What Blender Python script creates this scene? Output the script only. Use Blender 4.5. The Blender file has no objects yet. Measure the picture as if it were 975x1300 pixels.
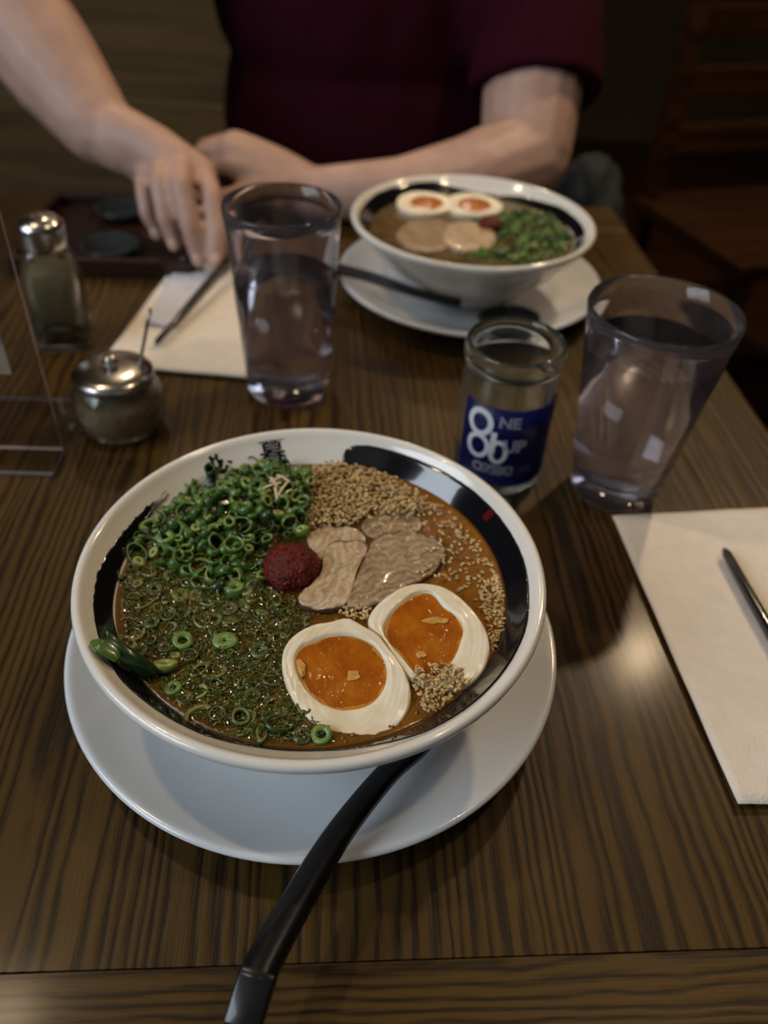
import bpy, bmesh, math, random
from mathutils import Vector, Matrix, noise
random.seed(7)
V = Vector
PI = math.pi
sc = bpy.context.scene
COL = sc.collection

# ------------------------------------------------------------------ camera
F_PX, PITCH, ROLL, CAM_Z = 1016.0, 0.71474, 0.06105, 0.3288
fw = V((0, math.cos(PITCH), -math.sin(PITCH)))
up0 = V((0, math.sin(PITCH), math.cos(PITCH)))
rt = V((math.cos(ROLL), 0, 0)) + up0 * math.sin(ROLL)
up = V((-math.sin(ROLL), 0, 0)) + up0 * math.cos(ROLL)
CAM = V((0, 0, CAM_Z))
cd = bpy.data.cameras.new('camera')
cam = bpy.data.objects.new('camera', cd)
COL.objects.link(cam)
M = Matrix((rt, up, -fw)).transposed().to_4x4()
M.translation = CAM
cam.matrix_world = M
cd.sensor_fit = 'VERTICAL'
cd.sensor_height = 36
cd.lens = 36 * F_PX / 1300
cd.clip_start = 0.01
cd.dof.use_dof = True
cd.dof.focus_distance = 0.322
cd.dof.aperture_fstop = 5.8
sc.camera = cam

# ------------------------------------------------------------------ light
w = bpy.data.worlds.new('room_ambience')
sc.world = w
w.use_nodes = True
w.node_tree.nodes['Background'].inputs[0].default_value = (0.55, 0.62, 0.75, 1)
w.node_tree.nodes['Background'].inputs[1].default_value = 0.05


def area(name, loc, target, size, size_y, power, color):
    l = bpy.data.lights.new(name, 'AREA')
    l.shape = 'RECTANGLE'
    l.size, l.size_y, l.energy, l.color = size, size_y, power, color
    o = bpy.data.objects.new(name, l)
    o.location = loc
    o.rotation_euler = (V(target) - V(loc)).to_track_quat('-Z', 'Y').to_euler()
    COL.objects.link(o)
    return o


WIN_L = 34.0
area('window_daylight', (-1.68, -0.60, 1.20), (0.0, -0.2, 0.5), 1.5, 1.2, WIN_L, (0.80, 0.90, 1.0))
LAMPS = [((0.66, 1.30, 1.2), 9.0), ((-0.62, 0.46, 1.3), 3.0), ((0.05, 2.0, 1.25), 3.5), ((-0.45, 1.65, 1.25), 3.0), ((0.55, 0.35, 1.35), 2.5)]

vs = sc.view_settings
vs.view_transform = 'Standard'
vs.look = 'None'
vs.exposure = -0.05
vs.gamma = 1.0
vs.use_curve_mapping = False
sc.cycles.use_denoising = True
sc.cycles.max_bounces = 12
sc.cycles.transmission_bounces = 12
sc.cycles.transparent_max_bounces = 12
sc.cycles.sample_clamp_indirect = 4.0
sc.cycles.blur_glossy = 1.0


def ray(px, py):
    return fw + rt * ((px - 487.5) / F_PX) - up * ((py - 650.0) / F_PX)


def on_z(px, py, z):
    d = ray(px, py)
    return CAM + d * ((z - CAM_Z) / d.z)


def on_y(px, py, y):
    d = ray(px, py)
    return CAM + d * (y / d.y)


def on_plane(px, py, p0, n):
    d = ray(px, py)
    return CAM + d * ((p0 - CAM).dot(n) / d.dot(n))


# ------------------------------------------------------------------ materials
def nodes(name):
    m = bpy.data.materials.new(name)
    m.use_nodes = True
    nt = m.node_tree
    return m, nt, nt.nodes['Principled BSDF']


def N(nt, typ, **kw):
    n = nt.nodes.new(typ)
    for k, v in kw.items():
        if k.startswith('i_'):
            key = k[2:]
            n.inputs[int(key) if key.isdigit() else key].default_value = v
        else:
            setattr(n, k, v)
    return n


def ramp(nt, src, stops):
    r = nt.nodes.new('ShaderNodeValToRGB')
    e = r.color_ramp.elements
    while len(e) < len(stops):
        e.new(0.5)
    for el, (p, c) in zip(e, stops):
        el.position = p
        el.color = (*c, 1)
    nt.links.new(src, r.inputs[0])
    return r


def mapping(nt, scale=(1, 1, 1), rot=(0, 0, 0), coord='Object'):
    tc = N(nt, 'ShaderNodeTexCoord')
    mp = N(nt, 'ShaderNodeMapping')
    mp.inputs['Scale'].default_value = scale
    mp.inputs['Rotation'].default_value = rot
    nt.links.new(tc.outputs[coord], mp.inputs[0])
    return mp.outputs[0]


def mat(name, col, rough=0.5, var=0.0, vscale=200.0, bump=0.0, bscale=400.0, **kw):
    """plain principled material with a little noise in colour and relief"""
    m, nt, b = nodes(name)
    b.inputs['Roughness'].default_value = rough
    b.inputs['Base Color'].default_value = (*col, 1)
    for k, v in kw.items():
        b.inputs[k.replace('_', ' ')].default_value = v
    if var:
        mp = mapping(nt)
        no = N(nt, 'ShaderNodeTexNoise', i_Scale=vscale, i_Detail=4.0)
        nt.links.new(mp, no.inputs['Vector'])
        r = ramp(nt, no.outputs['Fac'], [(0.3, tuple(c * (1 - var) for c in col)), (0.7, tuple(min(1, c * (1 + var)) for c in col))])
        nt.links.new(r.outputs[0], b.inputs['Base Color'])
    if bump:
        mp = mapping(nt)
        no = N(nt, 'ShaderNodeTexNoise', i_Scale=bscale, i_Detail=3.0)
        nt.links.new(mp, no.inputs['Vector'])
        bp = N(nt, 'ShaderNodeBump', i_Strength=bump, i_Distance=0.001)
        nt.links.new(no.outputs['Fac'], bp.inputs['Height'])
        nt.links.new(bp.outputs[0], b.inputs['Normal'])
    return m


def wood(name, light, dark, along='Y', period=0.0068, rough=0.45, wob=1.0, coat=0.10):
    m, nt, b = nodes(name)
    L = nt.links.new
    sx = (1, 0.05, 1) if along == 'Y' else (0.05, 1, 1)
    mp = mapping(nt, sx)
    # slow warp so line spacing and direction wander like real growth rings
    n1 = N(nt, 'ShaderNodeTexNoise', i_Scale=16.0, i_Detail=3.0)
    L(mp, n1.inputs['Vector'])
    n2 = N(nt, 'ShaderNodeTexNoise', i_Scale=90.0, i_Detail=2.0)
    mp2 = mapping(nt, (1, 0.25, 1) if along == 'Y' else (0.25, 1, 1))
    L(mp2, n2.inputs['Vector'])
    sep = N(nt, 'ShaderNodeSeparateXYZ')
    L(mapping(nt), sep.inputs[0])
    a1 = N(nt, 'ShaderNodeMath', operation='MULTIPLY_ADD')
    a1.inputs[1].default_value = 0.075 * wob
    L(n1.outputs['Fac'], a1.inputs[0])
    L(sep.outputs['X' if along == 'Y' else 'Y'], a1.inputs[2])
    a2 = N(nt, 'ShaderNodeMath', operation='MULTIPLY_ADD')
    a2.inputs[1].default_value = 0.006
    L(n2.outputs['Fac'], a2.inputs[0])
    L(a1.outputs[0], a2.inputs[2])
    s = N(nt, 'ShaderNodeMath', operation='MULTIPLY')
    s.inputs[1].default_value = 2 * PI / period
    L(a2.outputs[0], s.inputs[0])
    sn = N(nt, 'ShaderNodeMath', operation='SINE')
    L(s.outputs[0], sn.inputs[0])
    # fine pores
    n3 = N(nt, 'ShaderNodeTexNoise', i_Scale=900.0, i_Detail=3.0)
    mp3 = mapping(nt, (1, 0.03, 1) if along == 'Y' else (0.03, 1, 1))
    L(mp3, n3.inputs['Vector'])
    h = N(nt, 'ShaderNodeMath', operation='MULTIPLY_ADD')
    h.inputs[1].default_value = 2.6
    L(n3.outputs['Fac'], h.inputs[0])
    L(sn.outputs[0], h.inputs[2])
    h2 = N(nt, 'ShaderNodeMapRange')
    h2.inputs[1].default_value = 0.2
    h2.inputs[2].default_value = 2.4
    L(h.outputs[0], h2.inputs[0])
    mid = tuple(0.55 * a + 0.45 * c for a, c in zip(light, dark))
    r = ramp(nt, h2.outputs[0], [(0.0, dark), (0.28, mid), (0.6, light), (1.0, tuple(c * 1.12 for c in light))])
    n4 = N(nt, 'ShaderNodeTexNoise', i_Scale=22.0, i_Detail=2.0)
    L(mp, n4.inputs['Vector'])
    r4 = ramp(nt, n4.outputs['Fac'], [(0.3, (0.72, 0.72, 0.72)), (0.7, (1.1, 1.08, 1.05))])
    mx = N(nt, 'ShaderNodeMix', data_type='RGBA', blend_type='MULTIPLY')
    mx.inputs[0].default_value = 1
    L(r.outputs[0], mx.inputs[6])
    L(r4.outputs[0], mx.inputs[7])
    L(mx.outputs[2], b.inputs['Base Color'])
    b.inputs['Roughness'].default_value = rough
    b.inputs['Coat Weight'].default_value = coat
    b.inputs['Coat Roughness'].default_value = 0.16
    b.inputs['Specular IOR Level'].default_value = 0.22
    bp = N(nt, 'ShaderNodeBump', i_Strength=0.35, i_Distance=0.0006)
    L(h2.outputs[0], bp.inputs['Height'])
    L(bp.outputs[0], b.inputs['Normal'])
    return m


MT = {}
MT['table'] = wood('stained_oak_lengthwise', (0.070, 0.037, 0.0072), (0.014, 0.0070, 0.0017), 'Y')
MT['border'] = wood('stained_oak_crosswise', (0.070, 0.037, 0.0075), (0.017, 0.0085, 0.0021), 'X', period=0.0040, wob=0.45)
MT['bench'] = wood('bench_oak', (0.120, 0.080, 0.032), (0.085, 0.055, 0.022), 'X', period=0.02, rough=0.5)
MT['darkwood'] = wood('dark_walnut', (0.045, 0.017, 0.007), (0.018, 0.007, 0.003), 'X', period=0.02, rough=0.45)
MT['tray'] = mat('brown_lacquer', (0.022, 0.008, 0.006), 0.35, 0.3, 60)
MT['china'] = mat('white_glazed_china', (0.79, 0.78, 0.73), 0.14, 0.03, 30, Coat_Weight=0.5, Coat_Roughness=0.06)
MT['china_cool'] = mat('window_tinted_saucer_china', (0.74, 0.77, 0.80), 0.16, 0.03, 30, Coat_Weight=0.4, Coat_Roughness=0.08)  # window light put into the saucers' white as a blue-grey tint
MT['ink'] = mat('black_glaze', (0.006, 0.006, 0.008), 0.10, Coat_Weight=1.0, Coat_Roughness=0.03)
MT['red_reflection'] = mat('red_reflection_paint', (0.10, 0.006, 0.008), 0.15)  # a seal's reflection in the black glaze, painted as red colour
MT['black'] = mat('black_melamine', (0.006, 0.006, 0.008), 0.26, 0.2, 300, Coat_Weight=0.3)
MT['steel'] = mat('stainless_steel', (0.62, 0.60, 0.56), 0.22, 0.05, 80, Metallic=1.0)
MT['paper'] = mat('paper_napkin', (0.80, 0.74, 0.66), 0.9, 0.04, 120, bump=0.5, bscale=900)
MT['sleeve_paper'] = mat('cool_lit_paper_sleeve', (0.64, 0.68, 0.79), 0.7, 0.03, 90)  # cool light put into the white paper as a bluish tint


def glass(name, col=(1, 1, 1), ior=1.45, rough=0.0, haze=0.0, hcol=(0.7, 0.7, 0.75)):
    m, nt, b = nodes(name)
    b.inputs['Base Color'].default_value = (*col, 1)
    b.inputs['Transmission Weight'].default_value = 1.0
    b.inputs['IOR'].default_value = ior
    no = N(nt, 'ShaderNodeTexNoise', i_Scale=60.0)
    L = nt.links.new
    L(mapping(nt), no.inputs['Vector'])
    mr = N(nt, 'ShaderNodeMapRange')
    mr.inputs[3].default_value = rough
    mr.inputs[4].default_value = rough + 0.02
    L(no.outputs['Fac'], mr.inputs[0])
    L(mr.outputs[0], b.inputs['Roughness'])
    if haze:       # milky colour mix painting in bright reflections of the surroundings
        tl = N(nt, 'ShaderNodeBsdfTranslucent')
        tl.inputs[0].default_value = (*hcol, 1)
        df = N(nt, 'ShaderNodeBsdfDiffuse')
        df.inputs[0].default_value = (*hcol, 1)
        m1, m2 = N(nt, 'ShaderNodeMixShader'), N(nt, 'ShaderNodeMixShader')
        m1.inputs[0].default_value = 0.5
        m2.inputs[0].default_value = haze
        L(tl.outputs[0], m1.inputs[1])
        L(df.outputs[0], m1.inputs[2])
        L(b.outputs[0], m2.inputs[1])
        L(m1.outputs[0], m2.inputs[2])
        L(m2.outputs[0], nt.nodes['Material Output'].inputs[0])
    return m


def clear_sheet(name, tint, gloss=0.05):
    m = bpy.data.materials.new(name)
    m.use_nodes = True
    nt = m.node_tree
    nt.nodes.remove(nt.nodes['Principled BSDF'])
    L = nt.links.new
    tr = N(nt, 'ShaderNodeBsdfTransparent')
    no = N(nt, 'ShaderNodeTexNoise', i_Scale=8.0)
    L(mapping(nt), no.inputs['Vector'])
    r = ramp(nt, no.outputs['Fac'], [(0.3, tint), (0.7, tuple(min(1, c * 1.03) for c in tint))])
    L(r.outputs[0], tr.inputs[0])
    gl = N(nt, 'ShaderNodeBsdfGlossy')
    gl.inputs['Roughness'].default_value = 0.03
    mx = N(nt, 'ShaderNodeMixShader')
    mx.inputs[0].default_value = gloss
    L(tr.outputs[0], mx.inputs[1])
    L(gl.outputs[0], mx.inputs[2])
    L(mx.outputs[0], nt.nodes['Material Output'].inputs[0])
    return m


MT['tumbler'] = glass('clear_tumbler_plastic', (0.92, 0.90, 0.95), 1.40, 0.02, 0.030, (0.62, 0.58, 0.66))
MT['jarglass'] = glass('greenish_jar_glass', (0.94, 0.98, 0.95), 1.45, 0.0, 0.02, (0.6, 0.7, 0.65))
MT['acrylic'] = clear_sheet('clear_acrylic', (0.90, 0.90, 0.91))
MT['acrylic_edge'] = mat('frosted_acrylic_edge', (0.26, 0.24, 0.23), 0.4, 0.1, 60)
MT['water'] = glass('water', (0.97, 0.97, 0.99), 1.33, 0.0)
MT['label_blue'] = mat('navy_label_ink', (0.012, 0.016, 0.13), 0.3, 0.1, 100)
MT['label_white'] = mat('white_label_ink', (0.72, 0.74, 0.80), 0.35, 0.05, 200)
MT['pepper'] = mat('ground_white_pepper', (0.24, 0.185, 0.09), 0.95, 0.25, 900, bump=0.6, bscale=1500)
MT['chili_flake'] = mat('garlic_chili_condiment', (0.22, 0.13, 0.05), 0.6, 0.5, 500, bump=0.8, bscale=700)
MT['skin'] = mat('skin', (0.46, 0.295, 0.24), 0.5, 0.10, 40, bump=0.15, bscale=600, Subsurface_Weight=0.12, Subsurface_Radius=(0.012, 0.004, 0.002), Subsurface_Scale=0.4)
MT['nail'] = mat('finger_nail', (0.60, 0.40, 0.34), 0.3, 0.05, 80)
MT['shirt'] = mat('maroon_cotton', (0.030, 0.0028, 0.0095), 0.95, 0.25, 300, bump=0.3, bscale=1500, Specular_IOR_Level=0.08)
MT['jeans'] = mat('dark_denim', (0.006, 0.009, 0.014), 0.9, 0.3, 400)
MT['jacket'] = mat('dark_teal_cloth', (0.010, 0.016, 0.020), 0.9, 0.3, 200)
MT['hair'] = mat('brown_hair', (0.04, 0.02, 0.01), 0.6, 0.3, 300)
MT['eye'] = mat('eye_white', (0.7, 0.7, 0.68), 0.2, 0.03, 100)
MT['plaster'] = mat('warm_dark_plaster', (0.10, 0.065, 0.035), 0.9, 0.15, 4, bump=0.1, bscale=100)
MT['ceil'] = mat('ceiling_paint', (0.30, 0.27, 0.23), 0.9, 0.1, 4)
MT['cushion'] = mat('dark_brown_vinyl', (0.03, 0.013, 0.007), 0.45, 0.2, 30)

# food materials
MT['egg_white'] = None
m, nt, b = nodes('egg_white_flesh')
wv = N(nt, 'ShaderNodeTexWave', wave_type='RINGS', rings_direction='Z', i_Scale=130.0, i_Distortion=3.0, i_Detail=2.0)
nt.links.new(mapping(nt, (1, 0.7, 1)), wv.inputs['Vector'])
bp = N(nt, 'ShaderNodeBump', i_Strength=0.14, i_Distance=0.0006)
nt.links.new(wv.outputs['Fac'], bp.inputs['Height'])
nt.links.new(bp.outputs[0], b.inputs['Normal'])
no = N(nt, 'ShaderNodeTexNoise', i_Scale=70.0)
nt.links.new(mapping(nt), no.inputs['Vector'])
r = ramp(nt, no.outputs['Fac'], [(0.3, (0.78, 0.67, 0.45)), (0.65, (0.88, 0.82, 0.66))])
nt.links.new(r.outputs[0], b.inputs['Base Color'])
b.inputs['Roughness'].default_value = 0.25
b.inputs['Subsurface Weight'].default_value = 0.2
b.inputs['Subsurface Radius'].default_value = (0.004, 0.003, 0.002)
MT['egg_white'] = m
m, nt, b = nodes('egg_yolk_gel')
no = N(nt, 'ShaderNodeTexNoise', i_Scale=90.0, i_Detail=3.0)
nt.links.new(mapping(nt), no.inputs['Vector'])
r = ramp(nt, no.outputs['Fac'], [(0.3, (0.30, 0.070, 0.003)), (0.55, (0.44, 0.125, 0.005)), (0.8, (0.52, 0.20, 0.014))])
nt.links.new(r.outputs[0], b.inputs['Base Color'])
b.inputs['Roughness'].default_value = 0.14
b.inputs['Coat Weight'].default_value = 0.6
b.inputs['Coat Roughness'].default_value = 0.05
b.inputs['Subsurface Weight'].default_value = 0.25
b.inputs['Subsurface Radius'].default_value = (0.006, 0.003, 0.001)
bp = N(nt, 'ShaderNodeBump', i_Strength=0.5, i_Distance=0.0012)
n2 = N(nt, 'ShaderNodeTexNoise', i_Scale=420.0, i_Detail=2.0)
nt.links.new(mapping(nt), n2.inputs['Vector'])
nt.links.new(n2.outputs['Fac'], bp.inputs['Height'])
nt.links.new(bp.outputs[0], b.inputs['Normal'])
MT['yolk'] = m
MT['yolk_rim'] = mat('set_yolk_rim', (0.50, 0.23, 0.03), 0.25, 0.2, 300)
MT['yolk_pale'] = mat('pale_set_yolk', (0.58, 0.30, 0.06), 0.3, 0.2, 400)
MT['chili_paste'] = mat('red_chili_paste', (0.110, 0.009, 0.003), 0.40, 0.75, 700, bump=1.0, bscale=800, Specular_IOR_Level=0.3)
MT['sesame'] = mat('toasted_sesame', (0.50, 0.34, 0.14), 0.4, 0.3, 250)
MT['sesame_light'] = mat('pale_sesame', (0.62, 0.47, 0.24), 0.35, 0.2, 250)
MT['enoki'] = mat('pale_shredded_root', (0.62, 0.50, 0.32), 0.5, 0.15, 300)
GREENS = []
for k, (o_, i_) in enumerate([((0.032, 0.086, 0.013), (0.090, 0.17, 0.035)), ((0.062, 0.135, 0.020), (0.16, 0.26, 0.065)), ((0.11, 0.18, 0.024), (0.24, 0.32, 0.085)),
                              ((0.15, 0.20, 0.036), (0.33, 0.36, 0.12)), ((0.012, 0.038, 0.009), (0.035, 0.080, 0.020)), ((0.036, 0.085, 0.016), (0.10, 0.15, 0.035))]):
    GREENS.append((mat('scallion_skin', o_, 0.3, 0.35, 250, Coat_Weight=0.25, Coat_Roughness=0.1), mat('scallion_cut_face', i_, 0.3, 0.2, 400, Subsurface_Weight=0.0)))


def meat_mat(name, lean, fat, scale, rot, off=(0, 0, 0)):
    m, nt, b = nodes(name)
    mp = mapping(nt, (1, 1, 1), (0, 0, rot))
    mp.node.inputs['Location'].default_value = off
    wv = N(nt, 'ShaderNodeTexWave', wave_type='RINGS', rings_direction='Z', i_Scale=scale, i_Distortion=11.0, i_Detail=4.0)
    wv.inputs['Detail Scale'].default_value = 1.5
    nt.links.new(mp, wv.inputs['Vector'])
    no = N(nt, 'ShaderNodeTexNoise', i_Scale=75.0, i_Detail=6.0, i_Roughness=0.65)
    nt.links.new(mp, no.inputs['Vector'])
    mx = N(nt, 'ShaderNodeMath', operation='MULTIPLY_ADD')
    mx.inputs[1].default_value = 0.26
    nt.links.new(wv.outputs['Fac'], mx.inputs[0])
    nt.links.new(no.outputs['Fac'], mx.inputs[2])
    r = ramp(nt, mx.outputs[0], [(0.28, tuple(c * 0.55 for c in lean)), (0.46, lean), (0.68, tuple(.5 * a + .5 * c for a, c in zip(lean, fat))), (0.9, fat)])
    nt.links.new(r.outputs[0], b.inputs['Base Color'])
    b.inputs['Roughness'].default_value = 0.3
    b.inputs['Coat Weight'].default_value = 0.35
    bp = N(nt, 'ShaderNodeBump', i_Strength=0.6, i_Distance=0.0012)
    n3 = N(nt, 'ShaderNodeTexNoise', i_Scale=250.0, i_Detail=4.0)
    nt.links.new(mp, n3.inputs['Vector'])
    nt.links.new(n3.outputs['Fac'], bp.inputs['Height'])
    nt.links.new(bp.outputs[0], b.inputs['Normal'])
    return m


MT['pork_pale'] = meat_mat('braised_pork_belly_pale', (0.40, 0.27, 0.15), (0.62, 0.51, 0.36), 75, 0.4, (0.03, 0.01, 0))
MT['pork_lean'] = meat_mat('braised_pork_lean', (0.225, 0.148, 0.085), (0.42, 0.31, 0.19), 70, 0.2, (-0.012, 0.035, 0))
MT['pork_edge'] = mat('seared_pork_edge', (0.085, 0.042, 0.022), 0.35, 0.5, 200)


def broth_mat():
    m, nt, b = nodes('spicy_pork_broth')
    L = nt.links.new
    sep = N(nt, 'ShaderNodeSeparateXYZ')
    L(mapping(nt), sep.inputs[0])
    no = N(nt, 'ShaderNodeTexNoise', i_Scale=45.0, i_Detail=5.0)
    L(mapping(nt), no.inputs['Vector'])
    a = N(nt, 'ShaderNodeMath', operation='MULTIPLY_ADD')
    a.inputs[1].default_value = 0.05
    L(no.outputs['Fac'], a.inputs[0])
    L(sep.outputs['X'], a.inputs[2])
    mr = N(nt, 'ShaderNodeMapRange')
    mr.inputs[1].default_value = -0.06
    mr.inputs[2].default_value = 0.085
    L(a.outputs[0], mr.inputs[0])
    r = ramp(nt, mr.outputs[0], [(0.0, (0.15, 0.068, 0.008)), (0.35, (0.105, 0.062, 0.008)), (0.6, (0.135, 0.060, 0.008)), (1.0, (0.25, 0.100, 0.012))])
    L(r.outputs[0], b.inputs['Base Color'])
    b.inputs['Roughness'].default_value = 0.12
    b.inputs['Coat Weight'].default_value = 0.5
    n2 = N(nt, 'ShaderNodeTexNoise', i_Scale=420.0, i_Detail=3.0)
    L(mapping(nt), n2.inputs['Vector'])
    bp = N(nt, 'ShaderNodeBump', i_Strength=0.35, i_Distance=0.0008)
    L(n2.outputs['Fac'], bp.inputs['Height'])
    L(bp.outputs[0], b.inputs['Normal'])
    return m


MT['broth'] = broth_mat()


# ------------------------------------------------------------------ builders
def link(name, me, parent=None, loc=None, smooth=True):
    o = bpy.data.objects.new(name, me)
    COL.objects.link(o)
    if parent:
        o.parent = parent
    if loc is not None:
        o.location = loc
    if smooth:
        for p in me.polygons:
            p.use_smooth = True
    return o


def obj(name, bm, m, parent=None, loc=None, smooth=True):
    me = bpy.data.meshes.new(name)
    bmesh.ops.recalc_face_normals(bm, faces=bm.faces)
    bm.to_mesh(me)
    bm.free()
    for x in (m if isinstance(m, (list, tuple)) else [m]):
        me.materials.append(x)
    return link(name, me, parent, loc, smooth)


def tag(o, label=None, cat=None, group=None, kind=None):
    if label: o['label'] = label
    if cat: o['category'] = cat
    if group: o['group'] = group
    if kind: o['kind'] = kind
    return o


def empty(name, loc, label, cat, rz=0.0, group=None):
    o = bpy.data.objects.new(name, None)
    o.empty_display_size = 0.02
    COL.objects.link(o)
    o.location = loc
    o.rotation_euler = (0, 0, rz)
    return tag(o, label, cat, group)


def lathe(profile, seg=64, close=True, bm=None):
    """closed profile of (r, z); r = 0 points become poles"""
    bm = bm or bmesh.new()
    rings = []
    for r, z in profile:
        if r < 1e-7:
            rings.append([bm.verts.new((0, 0, z))])
        else:
            rings.append([bm.verts.new((r * math.cos(2 * PI * k / seg), r * math.sin(2 * PI * k / seg), z)) for k in range(seg)])
    pairs = list(zip(rings, rings[1:]))
    if close:
        pairs.append((rings[-1], rings[0]))
    for a, c in pairs:
        if len(a) == 1 and len(c) == 1:
            continue
        for k in range(seg):
            k2 = (k + 1) % seg
            if len(a) == 1:
                bm.faces.new((a[0], c[k], c[k2]))
            elif len(c) == 1:
                bm.faces.new((a[k], a[k2], c[0]))
            else:
                bm.faces.new((a[k], a[k2], c[k2], c[k]))
    return bm


def smooth_profile(pts, n=4):
    out = []
    P = [V((p[0], p[1], 0)) for p in pts]
    for i in range(len(P) - 1):
        p0, p1, p2, p3 = P[max(i - 1, 0)], P[i], P[i + 1], P[min(i + 2, len(P) - 1)]
        for k in range(n):
            t = k / n
            q = 0.5 * ((2 * p1) + (p2 - p0) * t + (2 * p0 - 5 * p1 + 4 * p2 - p3) * t * t + (3 * p1 - p0 - 3 * p2 + p3) * t ** 3)
            out.append((max(q.x, 0), q.y))
    out.append((P[-1].x, P[-1].y))
    return out


def box(bm, c, s, bev=0.0, rot=None):
    r = bmesh.ops.create_cube(bm, size=1.0)
    vs_ = r['verts']
    for v in vs_:
        v.co = V((v.co.x * s[0], v.co.y * s[1], v.co.z * s[2]))
    if bev:
        es = list({e for v in vs_ for e in v.link_edges})
        g = bmesh.ops.bevel(bm, geom=es, offset=bev, segments=2, affect='EDGES', profile=0.5)
        vs_ = list({v for f in g['faces'] for v in f.verts} | {v for v in vs_ if v.is_valid})
    for v in vs_:
        if rot is not None:
            v.co = rot @ v.co
        v.co += V(c)
    return vs_


def catmull_closed(pts, n):
    """resample a closed polyline smoothly to n points"""
    m_ = len(pts)
    fine = []
    for i in range(m_):
        p0, p1, p2, p3 = pts[i - 1], pts[i], pts[(i + 1) % m_], pts[(i + 2) % m_]
        for k in range(12):
            t = k / 12
            fine.append(0.5 * ((2 * p1) + (p2 - p0) * t + (2 * p0 - 5 * p1 + 4 * p2 - p3) * t * t + (3 * p1 - p0 - 3 * p2 + p3) * t ** 3))
    L = [0]
    for i in range(len(fine)):
        L.append(L[-1] + (fine[(i + 1) % len(fine)] - fine[i]).length)
    out, j = [], 0
    for k in range(n):
        t = L[-1] * k / n
        while L[j + 1] < t:
            j += 1
        f = (t - L[j]) / max(L[j + 1] - L[j], 1e-9)
        out.append(fine[j].lerp(fine[(j + 1) % len(fine)], f))
    return out


def catmull_open(pts, n):
    out = []
    m_ = len(pts)
    for i in range(m_ - 1):
        p0, p1, p2, p3 = pts[max(i - 1, 0)], pts[i], pts[i + 1], pts[min(i + 2, m_ - 1)]
        for k in range(n):
            t = k / n
            out.append(0.5 * ((2 * p1) + (p2 - p0) * t + (2 * p0 - 5 * p1 + 4 * p2 - p3) * t * t + (3 * p1 - p0 - 3 * p2 + p3) * t ** 3))
    out.append(pts[-1])
    return out


def sweep(bm, path, section_fn, cap=True):
    """sweep a closed section (list of (a, b) offsets side/up) along a path"""
    rings = []
    n = len(path)
    for i, p in enumerate(path):
        t = (path[min(i + 1, n - 1)] - path[max(i - 1, 0)]).normalized()
        side = t.cross(V((0, 0, 1))).normalized()
        u = side.cross(t).normalized()
        rings.append([bm.verts.new(p + side * a + u * c) for a, c in section_fn(i / (n - 1))])
    for a, c in zip(rings, rings[1:]):
        for k in range(len(a)):
            k2 = (k + 1) % len(a)
            bm.faces.new((a[k], a[k2], c[k2], c[k]))
    if cap:
        bm.faces.new(rings[0])
        bm.faces.new(rings[-1])
    return rings


def capsule_chain(bm, pts, radii, seg=14):
    for p, r in zip(pts, radii):
        bmesh.ops.create_icosphere(bm, subdivisions=2, radius=r, matrix=Matrix.Translation(p))
    for (p, r), (q, s) in zip(list(zip(pts, radii)), list(zip(pts, radii))[1:]):
        d = q - p
        if d.length < 1e-6:
            continue
        mt_ = Matrix.Translation((p + q) / 2) @ d.to_track_quat('Z', 'Y').to_matrix().to_4x4()
        bmesh.ops.create_cone(bm, cap_ends=True, segments=seg, radius1=r, radius2=s, depth=d.length, matrix=mt_)


def ellipsoid(bm, c, s, rot=None, sub=3):
    mt_ = Matrix.Translation(V(c)) @ (rot.to_4x4() if rot is not None else Matrix()) @ Matrix.Diagonal((*s, 1))
    bmesh.ops.create_icosphere(bm, subdivisions=sub, radius=1.0, matrix=mt_)


def remeshed(name, bm, voxel, m, parent, smooth_it=6, disp=None):
    me = bpy.data.meshes.new(name)
    bm.to_mesh(me)
    bm.free()
    o = bpy.data.objects.new(name, me)
    COL.objects.link(o)
    md = o.modifiers.new('r', 'REMESH')
    md.mode = 'VOXEL'
    md.voxel_size = voxel
    if smooth_it:
        sm = o.modifiers.new('s', 'SMOOTH')
        sm.factor = 0.5
        sm.iterations = smooth_it
    dg = bpy.context.evaluated_depsgraph_get()
    me2 = bpy.data.meshes.new_from_object(o.evaluated_get(dg))
    bpy.data.objects.remove(o)
    bpy.data.meshes.remove(me)
    me2.name = name
    if disp:
        me2.calc_loop_triangles()
        ns = [v.normal.copy() for v in me2.vertices]
        for v, n_ in zip(me2.vertices, ns):
            v.co += n_ * disp(v.co)
    me2.materials.clear()
    me2.materials.append(m)
    return link(name, me2, parent)


def inside(p, poly):
    x, y, c = p[0], p[1], False
    for i in range(len(poly)):
        x1, y1 = poly[i][0], poly[i][1]
        x2, y2 = poly[i - 1][0], poly[i - 1][1]
        if (y1 > y) != (y2 > y) and x < (x2 - x1) * (y - y1) / (y2 - y1) + x1:
            c = not c
    return c


# ------------------------------------------------------------------ room
FLOOR = -0.75


def slab(name, c, s, m, kind='structure', bev=0.0):
    bm = bmesh.new()
    box(bm, (0, 0, 0), s, bev)
    o = obj(name, bm, m, None, c, smooth=False)
    o['kind'] = kind
    return o


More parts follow.
